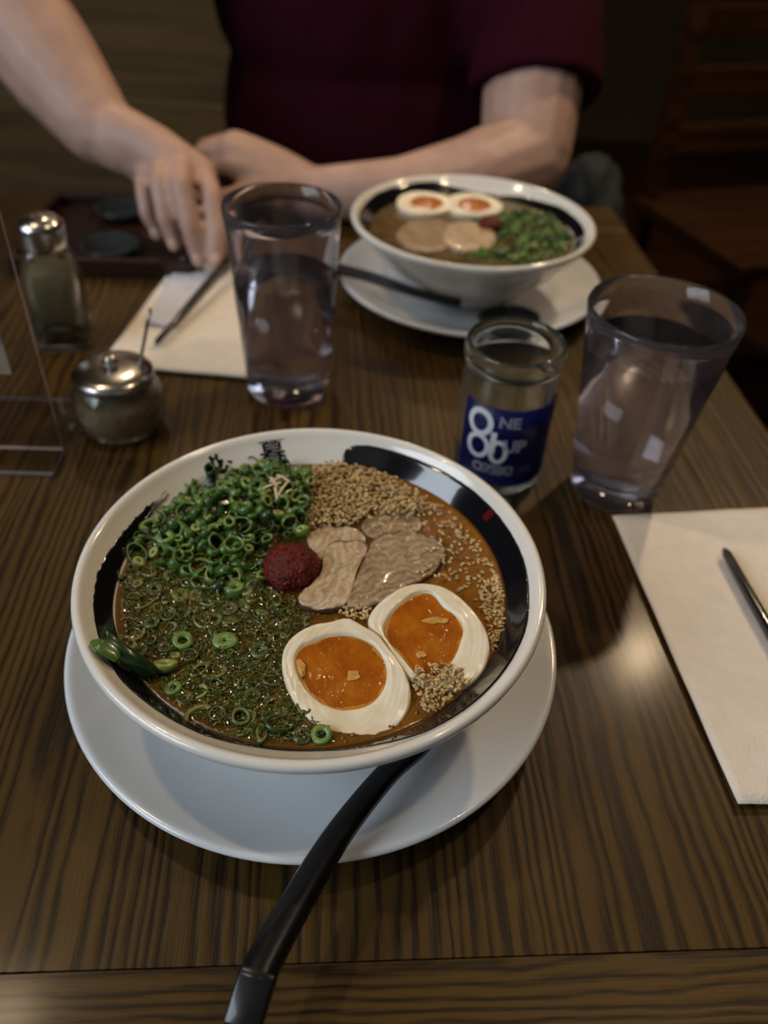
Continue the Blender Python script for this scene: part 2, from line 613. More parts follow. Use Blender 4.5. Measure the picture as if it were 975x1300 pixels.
slab('floor', (0.6, 1.2, FLOOR - 0.05), (7.0, 7.0, 0.1), MT['darkwood'])
slab('ceiling', (0.6, 1.2, 2.15), (7.0, 7.0, 0.1), MT['ceil'])
slab('wall_back', (0.6, 4.0, 0.675), (6.8, 0.1, 2.85), MT['plaster'])
slab('wall_right', (4.05, 1.2, 0.675), (0.1, 6.8, 2.85), MT['plaster'])
MT['pale_plaster'] = mat('pale_plaster', (0.42, 0.38, 0.32), 0.9, 0.1, 4)
slab('wall_front', (0.6, -1.9, 0.675), (6.8, 0.1, 2.85), MT['pale_plaster'])
# left wall is built around a window opening  (y -1.4..0.2, z 0.55..1.85)
WX = -1.78
slab('wall_left', (WX, 1.2, -0.1), (0.1, 6.2, 1.3), MT['plaster'])
slab('wall_left', (WX, 1.2, 1.975), (0.1, 6.2, 0.25), MT['plaster'])
slab('wall_left', (WX, -1.65, 1.2), (0.1, 0.5, 1.3), MT['plaster'])
slab('wall_left', (WX, 2.25, 1.2), (0.1, 4.1, 1.3), MT['plaster'])
bm = bmesh.new()
for c, s in [((0, 0, 0.625), (0.07, 1.60, 0.05)), ((0, 0, -0.625), (0.07, 1.60, 0.05)), ((0, 0.775, 0), (0.07, 0.05, 1.2)), ((0, -0.775, 0), (0.07, 0.05, 1.2)), ((0, 0, 0), (0.04, 0.03, 1.2))]:
    box(bm, c, s)
wf = obj('window_1', bm, MT['darkwood'], None, (WX, -0.60, 1.20), False)
wf['kind'] = 'structure'
for sgn in (-1, 1):
    bm = bmesh.new()
    box(bm, (0, sgn * 0.3825, 0), (0.006, 0.735, 1.20))
    obj('pane', bm, MT['acrylic'], wf, None, False)

# ------------------------------------------------------------------ table
YAW = math.radians(5.0)
T0 = V((0, 0.1177, 0))
table = empty('table', T0, 'dark stained oak restaurant table with bold grain and a framed edge', 'table', YAW)
TU0, TU1, TV1 = -0.62, 0.312, 0.80
bm = bmesh.new()
box(bm, ((TU0 + TU1) / 2, TV1 / 2 - 0.036, -0.015), (TU1 - TU0 - 0.1492, TV1 - 0.0722, 0.03), 0.0003)
obj('center_panel', bm, MT['table'], table, None, False)
bm = bmesh.new()
box(bm, ((TU0 + TU1) / 2, -0.0455, -0.0151), (TU1 - TU0, 0.0906, 0.03), 0.0004)
obj('border_board', bm, MT['border'], table, None, False)
bm = bmesh.new()
box(bm, ((TU0 + TU1) / 2, TV1 - 0.036, -0.0152), (TU1 - TU0, 0.071, 0.03), 0.0015)
obj('border_board', bm, MT['border'], table, None, False)
for u in (TU0 + 0.0372, TU1 - 0.0372):
    bm = bmesh.new()
    box(bm, (u, TV1 / 2 - 0.036, -0.0152), (0.0740, TV1 - 0.0750, 0.03), 0.0015)
    obj('border_board', bm, MT['table'], table, None, False)
bm = bmesh.new()
box(bm, ((TU0 + TU1) / 2, TV1 / 2 - 0.04, -0.385), (0.09, 0.09, 0.70), 0.005)
obj('pedestal', bm, MT['black'], table, None, False)
bm = bmesh.new()
box(bm, ((TU0 + TU1) / 2, TV1 / 2 - 0.04, -0.7395), (0.5, 0.5, 0.02), 0.005)
obj('base_plate', bm, MT['black'], table, None, False)

# ------------------------------------------------------------------ bowls and saucers
RIM = 0.074
SOUP = 0.0602
INNER = [(0.0, 0.0150), (0.030, 0.0165), (0.050, 0.0250), (0.070, 0.0415), (0.080, 0.0515), (0.0885, 0.0602), (0.0965, 0.0680), (0.0995, 0.0712)]
OUTER = [(0.1045, 0.0695), (0.1015, 0.0655), (0.0950, 0.0575), (0.0830, 0.0435), (0.0660, 0.0285), (0.0500, 0.0195), (0.0440, 0.0155), (0.0430, 0.0095)]


def r_inner(z):
    for (r0, z0), (r1, z1) in zip(INNER, INNER[1:]):
        if z <= z1:
            return r0 + (r1 - r0) * (z - z0) / (z1 - z0)
    return INNER[-1][0]


def z_inner(r):
    for (r0, z0), (r1, z1) in zip(INNER, INNER[1:]):
        if r <= r1:
            return z0 + (z1 - z0) * (r - r0) / (r1 - r0)
    return INNER[-1][1]


BOWL_PROFILE = INNER + [(0.1008, 0.0731), (0.1027, 0.0740), (0.1043, 0.0732), (0.1050, 0.0715)] + OUTER + [(0.0395, 0.0090), (0.0385, 0.0115), (0.0, 0.0115)]
PLATE_PROFILE = [(0.0, 0.0060), (0.030, 0.0060), (0.062, 0.0062), (0.080, 0.0085), (0.098, 0.0145), (0.110, 0.0205), (0.1150, 0.0232), (0.1172, 0.0238), (0.1186, 0.0228), (0.1184, 0.0210),
                 (0.112, 0.0165), (0.100, 0.0100), (0.083, 0.0045), (0.074, 0.0020), (0.073, 0.0002), (0.068, 0.0002), (0.066, 0.0025), (0.0, 0.0025)]
NEAR = V((-0.0302, 0.2575, 0))
FAR = V((0.0609, 0.688, 0))


def inner_hit(px, py, c=NEAR):
    """(angle, radius) on the bowl's inner wall under a picture point"""
    best = None
    for k in range(400):
        z = 0.0150 + (0.0712 - 0.0150) * k / 399
        p = on_z(px, py, z) - c
        e = abs(math.hypot(p.x, p.y) - r_inner(z))
        if best is None or e < best[0]:
            best = (e, math.atan2(p.y, p.x), math.hypot(p.x, p.y))
    return best[1], best[2]


# brush ring: outer and inner edge of the black stroke measured round the wall (angle, r)
STROKE_OUT = [(211, 623), (180, 650), (150, 682), (126, 722), (118, 770), (126, 812), (152, 862), (200, 903), (260, 934), (330, 950), (400, 954), (480, 946), (540, 930), (590, 905), (632, 873), (657, 838), (669, 800), (672, 760), (664, 708), (640, 664), (602, 624), (560, 597), (515, 578), (470, 566), (436, 566)]
STROKE_IN = {0: (207, 636), 1: (180, 672), 2: (156, 712), 3: (146, 750), 4: (143, 780), 5: (152, 815)}


def stroke_table():
    tb = []
    for k, q in enumerate(STROKE_OUT):
        a, r = inner_hit(*q)
        ri = inner_hit(*STROKE_IN[k])[1] if k in STROKE_IN else 0.080
        tb.append([a, min(r, 0.0985), min(ri, r - 0.002)])
    for k in range(1, len(tb)):
        while tb[k][0] < tb[k - 1][0] - 0.5:
            tb[k][0] += 2 * PI
    return tb


TB = stroke_table()


def stroke_mesh():
    bm = bmesh.new()
    a0, a1 = TB[0][0], TB[-1][0]
    n, s = 420, 14
    grid = []
    for i in range(n + 1):
        a = a0 + (a1 - a0) * i / n
        j = 0
        while j < len(TB) - 2 and TB[j + 1][0] < a:
            j += 1
        f = (a - TB[j][0]) / max(TB[j + 1][0] - TB[j][0], 1e-6)
        f = min(max(f, 0), 1)
        ro = TB[j][1] + (TB[j + 1][1] - TB[j][1]) * f
        ri = TB[j][2] + (TB[j + 1][2] - TB[j][2]) * f
        frac = i / n
        rag = 0.0009 * max(0, 1 - frac * 4.5) + 0.00012
        ro += rag * noise.noise(V((a * 38, 1.3, 0))) + 0.6 * rag * noise.noise(V((a * 110, 7.3, 0)))
        ri += 0.3 * rag * noise.noise(V((a * 30, 4.1, 0)))
        # round start at the thick end
        e = (1 - frac) * (a1 - a0)
        if e < 0.07:
            t = math.sqrt(max(0, 1 - (1 - e / 0.07) ** 2))
            m_ = 0.092
            ro = m_ + (ro - m_) * t
        row = []
        for k in range(s + 1):
            r = ri + (ro - ri) * k / s
            z = z_inner(r)
            row.append(bm.verts.new((r * math.cos(a) * 0.9985, r * math.sin(a) * 0.9985, z + 0.00025)))
        grid.append(row)
    for i in range(n):
        e = i / n * (a1 - a0)
        for k in range(s):
            # dry bristle tails at the thin end
            if e < 0.20 and noise.noise(V((k * 0.9, e * 6, 3.3))) > 0.05 + e * 3.2 - 0.35 + 0.25 * (k % 3 == 0):
                continue
            bm.faces.new((grid[i][k], grid[i + 1][k], grid[i + 1][k + 1], grid[i][k + 1]))
    loose = [v for v in bm.verts if not v.link_faces]
    bmesh.ops.delete(bm, geom=loose, context='VERTS')
    bmesh.ops.solidify(bm, geom=bm.faces[:], thickness=0.00012)
    return bm


def text_mesh(body, size, offset=0.0, ext=0.0):
    cu = bpy.data.curves.new('lettering', 'FONT')
    cu.body = body
    cu.size = size
    cu.offset = offset
    cu.align_x = 'CENTER'
    cu.align_y = 'CENTER'
    cu.resolution_u = 6
    o = bpy.data.objects.new('lettering', cu)
    COL.objects.link(o)
    dg = bpy.context.evaluated_depsgraph_get()
    me = bpy.data.meshes.new_from_object(o.evaluated_get(dg))
    bpy.data.objects.remove(o)
    bm = bmesh.new()
    bm.from_mesh(me)
    bpy.data.meshes.remove(me)
    return bm


def glyph_on_wall(ch, px, py, size, seed):
    a0, r0 = inner_hit(px, py)
    bm = text_mesh(ch, size, 0.00016)
    bmesh.ops.subdivide_edges(bm, edges=[e for e in bm.edges if e.calc_length() > 0.0012], cuts=2)
    bmesh.ops.triangulate(bm, faces=bm.faces[:])
    for v in bm.verts:
        u, h = v.co.x, v.co.y
        u += 0.0006 * noise.noise(V((u * 420, h * 420, seed)))
        h += 0.0006 * noise.noise(V((u * 420, h * 420, seed + 5)))
        r = min(r0 + h * 0.76, 0.0990)
        a = a0 - u / 0.094
        v.co = V((r * math.cos(a) * 0.9985, r * math.sin(a) * 0.9985, z_inner(r) + 0.0003))
    return bm


def seal_reflection_mesh():
    a0, r0 = inner_hit(620, 655)
    bm = bmesh.new()
    g = []
    for i in range(4):
        row = []
        for k in range(4):
            r = r0 - 0.002 + 0.0042 * k / 3
            a = a0 - 0.022 + 0.044 * i / 3
            row.append(bm.verts.new((r * math.cos(a) * 0.9975, r * math.sin(a) * 0.9975, z_inner(r) + 0.0006)))
        g.append(row)
    for i in range(3):
        for k in range(3):
            bm.faces.new((g[i][k], g[i + 1][k], g[i + 1][k + 1], g[i][k + 1]))
    return bm


def make_bowl(loc, label, rz, with_marks=True):
    b = empty('ramen_bowl', loc, label, 'bowl', rz, 'ramen bowls')
    obj('body', lathe(BOWL_PROFILE, 128), MT['china'], b)
    tag(obj('painted_brush_ring', stroke_mesh(), MT['ink'], b), 'glossy black brush ring painted inside the bowl')
    tag(obj('painted_character', glyph_on_wall('\u6696', 284, 584, 0.0155, 1), MT['ink'], b), 'black brush-written character')
    tag(obj('painted_character', glyph_on_wall('\u66ae', 346, 575, 0.0145, 9), MT['ink'], b), 'black brush-written character')
    tag(obj('seal_reflection', seal_reflection_mesh(), MT['red_reflection'], b), 'small red seal reflection, painted in')
    return b


near_bowl = make_bowl(NEAR, 'white ramen bowl with black brush ring, in sharp focus nearest the camera', 0)
far_bowl = make_bowl(FAR, 'blurred white ramen bowl in front of the person in maroon', PI * 0.93)


def make_plate(loc, label, k=1.0):
    b = obj('saucer_plate', lathe([(r * k, z) for r, z in smooth_profile(PLATE_PROFILE, 2)], 128), MT['china_cool'], None, loc)
    return tag(b, label, 'plate', 'saucer plates under the bowls')


make_plate(NEAR + V((0, 0.004, 0.0003)), 'pale white saucer plate under the nearest ramen bowl')
make_plate(FAR + V((0.003, 0, 0.0003)), 'blurred white saucer plate under the far ramen bowl', 0.985)


def broth(loc, label):
    prof = [(0, 0), (0.02, 0.0), (0.04, 0.0), (0.06, 0), (0.075, 0.0), (0.0865, 0.0001), (0.0886, 0.0004), (0.0850, -0.0042), (0.0690, -0.0190), (0.0490, -0.0350), (0.0290, -0.0432), (0, -0.0448)]
    o = obj('broth', lathe(prof, 96), MT['broth'], None, loc + V((0, 0, SOUP)))
    return tag(o, label, 'soup')


broth(NEAR, 'orange-brown spicy broth filling the nearest ramen bowl')
fb = broth(FAR, 'broth filling the far ramen bowl, its colour dulled for low light')
fb.data.materials[0] = mat('low_light_broth', (0.125, 0.078, 0.032), 0.18, 0.3, 60, Coat_Weight=0.3)  # browner copy of the broth, the far bowl's low light in its colour
fb.rotation_euler.z = PI

# ------------------------------------------------------------------ near bowl toppings
ZS = SOUP
TILT = math.radians(9)
PN = V((0, -math.sin(TILT), math.cos(TILT)))
E1 = V((1, 0, 0))
E2 = PN.cross(E1)


def crop(pts, s, ox, oy):
    return [(ox + x / s, oy + y / s) for x, y in pts]


EGG1 = crop([(52, 420), (60, 350), (100, 300), (165, 265), (228, 254), (290, 240), (340, 265), (400, 300), (440, 350), (490, 420), (518, 490), (518, 550), (490, 610), (440, 655), (380, 683), (310, 685), (240, 665), (170, 630), (115, 575), (75, 505)], 2.868, 340, 700)
YOLK1 = crop([(95, 400), (110, 355), (160, 325), (220, 305), (290, 300), (350, 315), (400, 350), (430, 400), (437, 450), (425, 500), (390, 545), (340, 570), (270, 577), (200, 555), (150, 515), (115, 465)], 2.868, 340, 700)
EGG2 = crop([(368, 265), (380, 215), (430, 165), (500, 125), (570, 115), (640, 128), (700, 165), (750, 215), (790, 275), (808, 340), (795, 410), (760, 460), (715, 495), (650, 500), (590, 490), (520, 460), (470, 400), (420, 320)], 2.868, 340, 700)
YOLK2 = crop([(420, 290), (440, 235), (490, 180), (550, 148), (600, 150), (640, 195), (690, 230), (715, 280), (705, 330), (680, 390), (640, 435), (580, 468), (535, 445), (490, 385), (445, 335)], 2.868, 340, 700)


def egg(outline, yolk, z, label, blobs, tilt_n=PN, loc_scale=None):
    ctr = on_plane(sum(p[0] for p in outline) / len(outline), sum(p[1] for p in outline) / len(outline), V((NEAR.x, NEAR.y - 0.04, z)), tilt_n)
    n = 64

    def loc(pts, m_):
        q = []
        for p in pts:
            d = on_plane(p[0], p[1], ctr, tilt_n) - ctr
            q.append(V((d.dot(E1), d.dot(E2), 0)))
        return catmull_closed(q, m_)
    out = loc(outline, n)
    yk = loc(yolk, n)
    yc = sum(yk, V()) / n
    # align start index
    k0 = min(range(n), key=lambda k: (out[k] - yk[0]).length)
    out = out[k0:] + out[:k0]
    root = bpy.data.objects.new('egg_half', None)
    root.empty_display_size = 0.02
    COL.objects.link(root)
    mt_ = Matrix((E1, E2, tilt_n)).transposed().to_4x4()
    mt_.translation = ctr
    root.matrix_world = mt_
    tag(root, label, 'egg')
    bm = bmesh.new()
    oc = sum(out, V()) / n
    rings = []

    def ring(fn):
        rings.append([bm.verts.new(fn(k)) for k in range(n)])
    # cavity floor, cavity wall, lip, flesh, rounded rim, underside
    ring(lambda k: yc + (yk[k] - yc) * 0.80 + V((0, 0, -0.0030)))
    ring(lambda k: yc + (yk[k] - yc) * 0.95 + V((0, 0, -0.0020)))
    ring(lambda k: yc + (yk[k] - yc) * 1.0 + V((0, 0, -0.0002)))
    for f, h in ((0.10, 0.0003), (0.22, 0.0004), (0.35, 0.0004), (0.48, 0.0003), (0.6, 0.0003), (0.72, 0.0003), (0.85, 0.0001), (0.94, -0.0001)):
        ring(lambda k, f=f, h=h: yk[k].lerp(out[k], f) + V((0, 0, h + 0.0003 * noise.noise(V((yk[k].x * 150, yk[k].y * 150, f * 3))) + 0.00035 * noise.noise(V((k * 0.75, f * 1.2, 7))))))
    for s, h in ((0.992, -0.0004), (1.004, -0.0011), (1.010, -0.0032), (0.985, -0.0065), (0.93, -0.0105), (0.80, -0.0150), (0.60, -0.0185), (0.3, -0.0205)):
        ring(lambda k, s=s, h=h: oc + (out[k] - oc) * s + V((0, 0, h)))
    for a, c in zip(rings, rings[1:]):
        for k in range(n):
            bm.faces.new((a[k], a[(k + 1) % n], c[(k + 1) % n], c[k]))
    bm.faces.new(rings[0])
    bm.faces.new(rings[-1])
    obj('egg_white', bm, MT['egg_white'], root)
    bm = bmesh.new()
    rings = []
    for s, h in ((0.965, -0.0026), (0.985, -0.0012), (0.96, -0.0008), (0.93, -0.0008), (0.90, -0.0009), (0.75, -0.0010), (0.5, -0.0006), (0.25, -0.0004)):
        rings.append([bm.verts.new(yc + (yk[k] - yc) * s + V((0, 0, h + 0.0003 * noise.noise(V((yk[k].x * 200 * s, yk[k].y * 200 * s, 2)))))) for k in range(n)])
    for a, c in zip(rings, rings[1:]):
        for k in range(n):
            bm.faces.new((a[k], a[(k + 1) % n], c[(k + 1) % n], c[k]))
    bm.faces.new(rings[-1])
    bm.faces.new(rings[0])
    for f in bm.faces:
        c_ = f.calc_center_median() - yc
        a_ = min(range(n), key=lambda k: -(yk[k] - yc).normalized().dot(c_.normalized()))
        if c_.length / (yk[a_] - yc).length > 0.925 + 0.06 * noise.noise(V((a_ * 0.35, 1, sum(yolk[0])))):
            f.material_index = 1
    obj('yolk', bm, [MT['yolk'], MT['yolk_rim']], root)
    for (px, py, sx, sy, rz) in blobs:
        d = on_plane(px, py, ctr, tilt_n) - ctr
        bm = bmesh.new()
        ellipsoid(bm, (0, 0, 0), (sx, sy, 0.0004), None, 3)
        for v in bm.verts:
            k_ = 1 + 0.55 * noise.noise(v.co * 500 + V((px, 0, 0))) + 0.3 * noise.noise(v.co * 1300)
            v.co.x *= k_
            v.co.y *= k_
        o = obj('pale_yolk_bit', bm, MT['yolk_pale'], root, V((d.dot(E1), d.dot(E2), -0.0004)))
        o.rotation_euler.z = rz
    return root


egg(EGG1, YOLK1, ZS + 0.0062, 'soft-boiled egg half with dark orange yolk, nearer the bowl front rim', [(449, 857, 0.0034, 0.0024, 0.3), (383, 848, 0.0016, 0.0042, 0.25)])
egg(EGG2, YOLK2, ZS + 0.0050, 'soft-boiled egg half beside the pork, its yolk dusted with sesame at the bottom', [(553, 787, 0.0052, 0.0018, 0.15), (535, 830, 0.0022, 0.0018, 0.0)])


def slice_of(name, outline, z, thick, mtl, label, seed, cat='meat', group=None, n=72, amp=0.0012):
    pts = []
    for p in outline:
        q = on_z(p[0], p[1], z)
        pts.append(V((q.x, q.y, 0)))
    c = sum(pts, V()) / len(pts)
    pts = catmull_closed([p - c for p in pts], n)
    bm = bmesh.new()

    def h(p):
        return amp * noise.noise(V((p.x * 90, p.y * 90, seed))) + 0.7 * amp * noise.noise(V((p.x * 260, p.y * 260, seed))) + 0.35 * amp * noise.noise(V((p.x * 620, p.y * 620, seed)))
    rings = []
    for s, dz in ((1.0, -thick), (1.01, -thick * 0.5), (1.0, -thick * 0.15), (0.965, 0.0)):
        rings.append([bm.verts.new(V((p.x * s, p.y * s, dz + h(p * s)))) for p in pts])
    for s in (0.93, 0.88, 0.8, 0.7, 0.6, 0.5, 0.35, 0.2, 0.08):
        rings.append([bm.verts.new(V((p.x * s, p.y * s, h(p * s)))) for p in pts])
    for i, (a, d) in enumerate(zip(rings, rings[1:])):
        for k in range(n):
            f = bm.faces.new((a[k], a[(k + 1) % n], d[(k + 1) % n], d[k]))
            q_ = pts[k]
            f.material_index = 1 if i < 2 or (i == 2 and q_.y > -0.002) or (i == 3 and q_.y > 0.004 and noise.noise(V((q_.x * 120, q_.y * 120, seed))) > -0.05) else 0
    bm.faces.new(rings[0])
    bm.faces.new(rings[-1])
    o = obj(name, bm, [mtl, MT['pork_edge']], None, V((c.x, c.y, z)))
    return tag(o, label, cat, group)


S5 = (5.417, 380, 590)
slice_of('pork_slice', crop([(455, 365), (560, 325), (680, 305), (780, 330), (850, 400), (800, 480), (650, 520), (500, 500), (430, 450)], *S5), ZS + 0.0012, 0.004, MT['pork_lean'], 'thin braised pork slice farthest back, half sunk in orange broth', 1)
slice_of('pork_slice', crop([(50, 500), (110, 440), (200, 420), (330, 422), (420, 455), (460, 520), (400, 640), (150, 650)], *S5), ZS + 0.0018, 0.004, MT['pork_pale'], 'pale pork slice under the edge of the sesame heap beside the red paste', 2)
slice_of('pork_slice', crop([(455, 590), (500, 510), (640, 455), (790, 455), (920, 485), (1000, 530), (1010, 610), (950, 710), (840, 790), (700, 860), (560, 940), (420, 985), (330, 960), (360, 850), (410, 700)], *S5), ZS + 0.0030, 0.005, MT['pork_lean'], 'large grey-brown lean pork slice touching the back egg half', 3, amp=0.0016)
slice_of('pork_slice', crop([(160, 640), (180, 560), (240, 515), (340, 512), (420, 515), (482, 560), (440, 640), (395, 740), (360, 870), (310, 950), (200, 985), (80, 975), (0, 945), (5, 880), (80, 820), (150, 730)], *S5), ZS + 0.0042, 0.005, MT['pork_pale'], 'pale fatty pork slice leaning on the ball of red paste', 4, amp=0.0016)

# chili paste ball
pc = on_z(370, 722, ZS + 0.004)
bm = bmesh.new()
bmesh.ops.create_icosphere(bm, subdivisions=6, radius=1.0)
for v in bm.verts:
    d = v.co.normalized()
    k = 1 + 0.10 * noise.noise(d * 2.2) + 0.05 * noise.noise(d * 7) + 0.045 * noise.noise(d * 16) + 0.03 * noise.noise(d * 34)
    v.co = V((d.x * 0.0128 * k, d.y * 0.0125 * k, d.z * (0.0105 if d.z > 0 else 0.0065) * k))
tag(obj('chili_paste', bm, MT['chili_paste'], None, pc), 'ball of dark red chili paste in the middle of the nearest bowl', 'paste')


# scallions
def ring_bm(ro, wall, h, ell, seed, n=14, gap=False):
    bm = bmesh.new()
    R = []
    prof = [(ro, 0), (ro * 1.02, h * 0.5), (ro, h), (ro - wall, h), (ro - wall, 0)]
    m_ = n - 4 if gap else n
    for r, z in prof:
        row = []
        for k in range(m_):
            a = 2 * PI * k / n
            w_ = 1 + 0.10 * noise.noise(V((math.cos(a) * 1.1, math.sin(a) * 1.1, seed)))
            row.append(bm.verts.new((r * w_ * math.cos(a) * ell, r * w_ * math.sin(a) / ell, z - h / 2 + 0.15 * h * noise.noise(V((math.cos(a), math.sin(a), seed + 9))))))
        R.append(row)
    for i in range(5):
        a, c = R[i], R[(i + 1) % 5]
        for k in range(m_ if not gap else m_ - 1):
            f = bm.faces.new((a[k], a[(k + 1) % m_], c[(k + 1) % m_], c[k]))
            f.material_index = 0 if i < 2 else 1
    return bm


def ring_mesh(pair, *a, **kw):
    bm = ring_bm(*a, **kw)
    me = bpy.data.meshes.new('scallion_ring')
    bmesh.ops.recalc_face_normals(bm, faces=bm.faces)
    bm.to_mesh(me)
    bm.free()
    me.materials.append(pair[0])
    me.materials.append(pair[1])
    for p in me.polygons:
        p.use_smooth = True
    return me


KINDS = []          # (mesh, kind)
for k in range(8):
    KINDS.append((ring_mesh(GREENS[[0, 1, 4, 0, 1, 5, 4, 0][k]], 0.0030 + 0.0005 * (k % 4), 0.0006, 0.0028 + 0.0010 * (k % 3), 1 + 0.45 * random.random(), k, gap=(k in (2, 3, 6))), 'dark'))
for k in range(7):
    KINDS.append((ring_mesh(GREENS[[1, 2, 1, 1, 2, 1, 2][k]], 0.0028 + 0.0005 * (k % 4), [0.0007, 0.0012, 0.0020][k % 3], 0.0026 + 0.0010 * (k % 3), 1 + 0.4 * random.random(), 20 + k, gap=(k in (1, 5))), 'fresh'))
for k in range(4):
    KINDS.append((ring_mesh(GREENS[3], 0.0024 + 0.0004 * (k % 3), 0.0018, 0.0024 + 0.0008 * (k % 2), 1 + 0.25 * random.random(), 40 + k), 'pale'))
WET = [(mat('soaked_scallion_skin', o_, 0.2, 0.4, 300, Coat_Weight=0.4, Coat_Roughness=0.08), mat('soaked_scallion_cut', i_, 0.25, 0.4, 300)) for o_, i_ in
       [((0.050, 0.066, 0.012), (0.11, 0.125, 0.030)), ((0.075, 0.090, 0.014), (0.16, 0.17, 0.045)), ((0.030, 0.050, 0.014), (0.070, 0.095, 0.034)), ((0.105, 0.095, 0.016), (0.19, 0.17, 0.050))]]
for k in range(9):
    KINDS.append((ring_mesh(WET[k % 4], 0.0026 + 0.0006 * (k % 4), [0.0008, 0.0014, 0.0024][k % 3], 0.0022, 1 + 0.5 * random.random(), 80 + k, gap=(k in (0, 3, 4, 7))), 'wet'))
GREEN_PX = [(168, 700), (200, 655), (250, 610), (262, 596), (300, 596), (335, 588), (372, 596), (388, 605), (392, 640), (386, 690), (345, 690), (332, 750), (380, 768), (398, 788), (362, 812), (358, 850), (385, 900), (428, 942), (330, 942), (250, 912), (192, 862), (158, 810), (156, 745)]
GREEN = [on_z(x, y, ZS) - NEAR for x, y in GREEN_PX]
xs = [p.x for p in GREEN]
ys = [p.y for p in GREEN]
LAB = {'wet': ('olive soaked scallion piece half sunk in the murky front half of the nearest bowl', 'soaked scallion pieces in the near bowl'),
       'dark': ('dark green chopped scallion ring among many in the nearest bowl', 'dark scallion rings in the near bowl'),
       'fresh': ('bright green chopped scallion ring among many in the nearest bowl', 'bright scallion rings in the near bowl'),
       'pale': ('pale yellow-green scallion slice scattered among the darker ones in the nearest bowl', 'pale scallion slices in the near bowl')}


def heap(x, y):
    """height of the scallion heap over the broth"""
    t = (y - 0.002) / 0.035
    t = min(max(t, 0), 1)
    edge = min(1.0, max(0.0, (0.090 - math.hypot(x, y)) / 0.02))
    if y > 0.05:
        edge = max(edge, 0.12)
    return 0.0065 * t * edge * min(1, max(0.15, (0.012 - x) / 0.02)) + 0.0006


def place(me, loc, rot, label, group, name='scallion_ring', scale=1.0, cat='scallion'):
    o = bpy.data.objects.new(name, me)
    o.location = loc
    o.rotation_euler = rot
    if scale != 1.0:
        o.scale = (scale,) * 3
    COL.objects.link(o)
    return tag(o, label, cat, group)


SPOTS = []
tries = 0
n_up = n_low = 0
while tries < 30000:
    tries += 1
    x, y = random.uniform(min(xs), max(xs)), random.uniform(min(ys), max(ys))
    if not inside((x, y), GREEN):
        continue
    upper = y + 0.25 * x > -0.014 + 0.016 * noise.noise(V((x * 60, y * 60, 1)))
    if (upper and n_up >= 165) or (not upper and n_low >= 75):
        continue
    if any((x - a) ** 2 + (y - c) ** 2 < (0.0038 if upper else 0.0056) ** 2 for a, c, u in SPOTS):
        continue
    SPOTS.append((x, y, upper))
    n_up += upper
    n_low += not upper
for i, (x, y, upper) in enumerate(SPOTS):
    q = random.random()
    kind = ('fresh' if q < 0.40 else 'dark' if q < 0.94 else 'pale') if upper else ('wet' if q < 0.90 else 'fresh' if q < 0.96 else 'pale')
    me = random.choice([a for a, c in KINDS if c == kind])
    z = ZS + heap(x, y) + (random.uniform(-0.0006, 0.0014) if upper else random.uniform(-0.0010, 0.0000))
    ti = random.uniform(0, 1.5) if upper else random.uniform(0, 0.3)
    az = random.uniform(0, 2 * PI)
    rot = (Matrix.Rotation(az, 3, 'Z') @ Matrix.Rotation(ti, 3, 'X') @ Matrix.Rotation(random.uniform(0, 6), 3, 'Z')).to_euler()
    place(me, NEAR + V((x, y, z)), rot, *LAB[kind], scale=random.uniform(0.85, 1.25))


def special(px, py, dz, me, rot, label, sc_=1.0):
    p = on_z(px, py, ZS + dz)
    return place(me, V((p.x, p.y, ZS + dz)), rot, label, None, scale=sc_)


special(297, 692, 0.0105, ring_mesh(GREENS[1], 0.0046, 0.0005, 0.003, 1.0, 61, n=20), (0.10, 0.1, 0.3), 'wide thin-walled green scallion ring lying flat atop the scallion heap')
special(291, 664, 0.0110, ring_mesh(GREENS[1], 0.0030, 0.0012, 0.004, 0.95, 62, n=18), (0.35, 0.1, 0.2), 'thick green scallion ring with dark hole just behind the wide thin ring')
special(306, 911, 0.0012, ring_mesh(GREENS[5], 0.0037, 0.0011, 0.003, 1.0, 63, n=18), (0.15, 0.1, 0.0), 'thick olive scallion ring floating near the front rim of the nearest bowl')
special(355, 920, 0.0008, ring_mesh(GREENS[4], 0.0052, 0.0008, 0.003, 0.85, 64, n=18, gap=True), (0.2, 0.2, 1.8), 'curled dark green scallion piece next to the front egg half')
special(210, 845, 0.0020, ring_mesh(GREENS[3], 0.0044, 0.0028, 0.0030, 1.1, 65, n=18), (-0.5, 0.0, 0.05), 'pale yellow scallion end standing up near the left rim')
special(286, 815, 0.0008, ring_mesh(GREENS[1], 0.0048, 0.0040, 0.0026, 1.15, 66, n=18), (0.1, 0, 0.1), 'round grey-green scallion disc submerged left of the front egg half')
special(391, 612, 0.0085, ring_mesh(GREENS[3], 0.0022, 0.0007, 0.0075, 0.9, 67, n=14), (0.6, 0.5, 0.3), 'short pale green scallion tube at the sesame heap edge')
special(268, 600, 0.0085, ring_mesh(GREENS[4], 0.0030, 0.0006, 0.0100, 0.9, 68, n=14), (0.35, -0.2, 0.4), 'dark scallion tube poking up at the bowl wall under the painted characters')

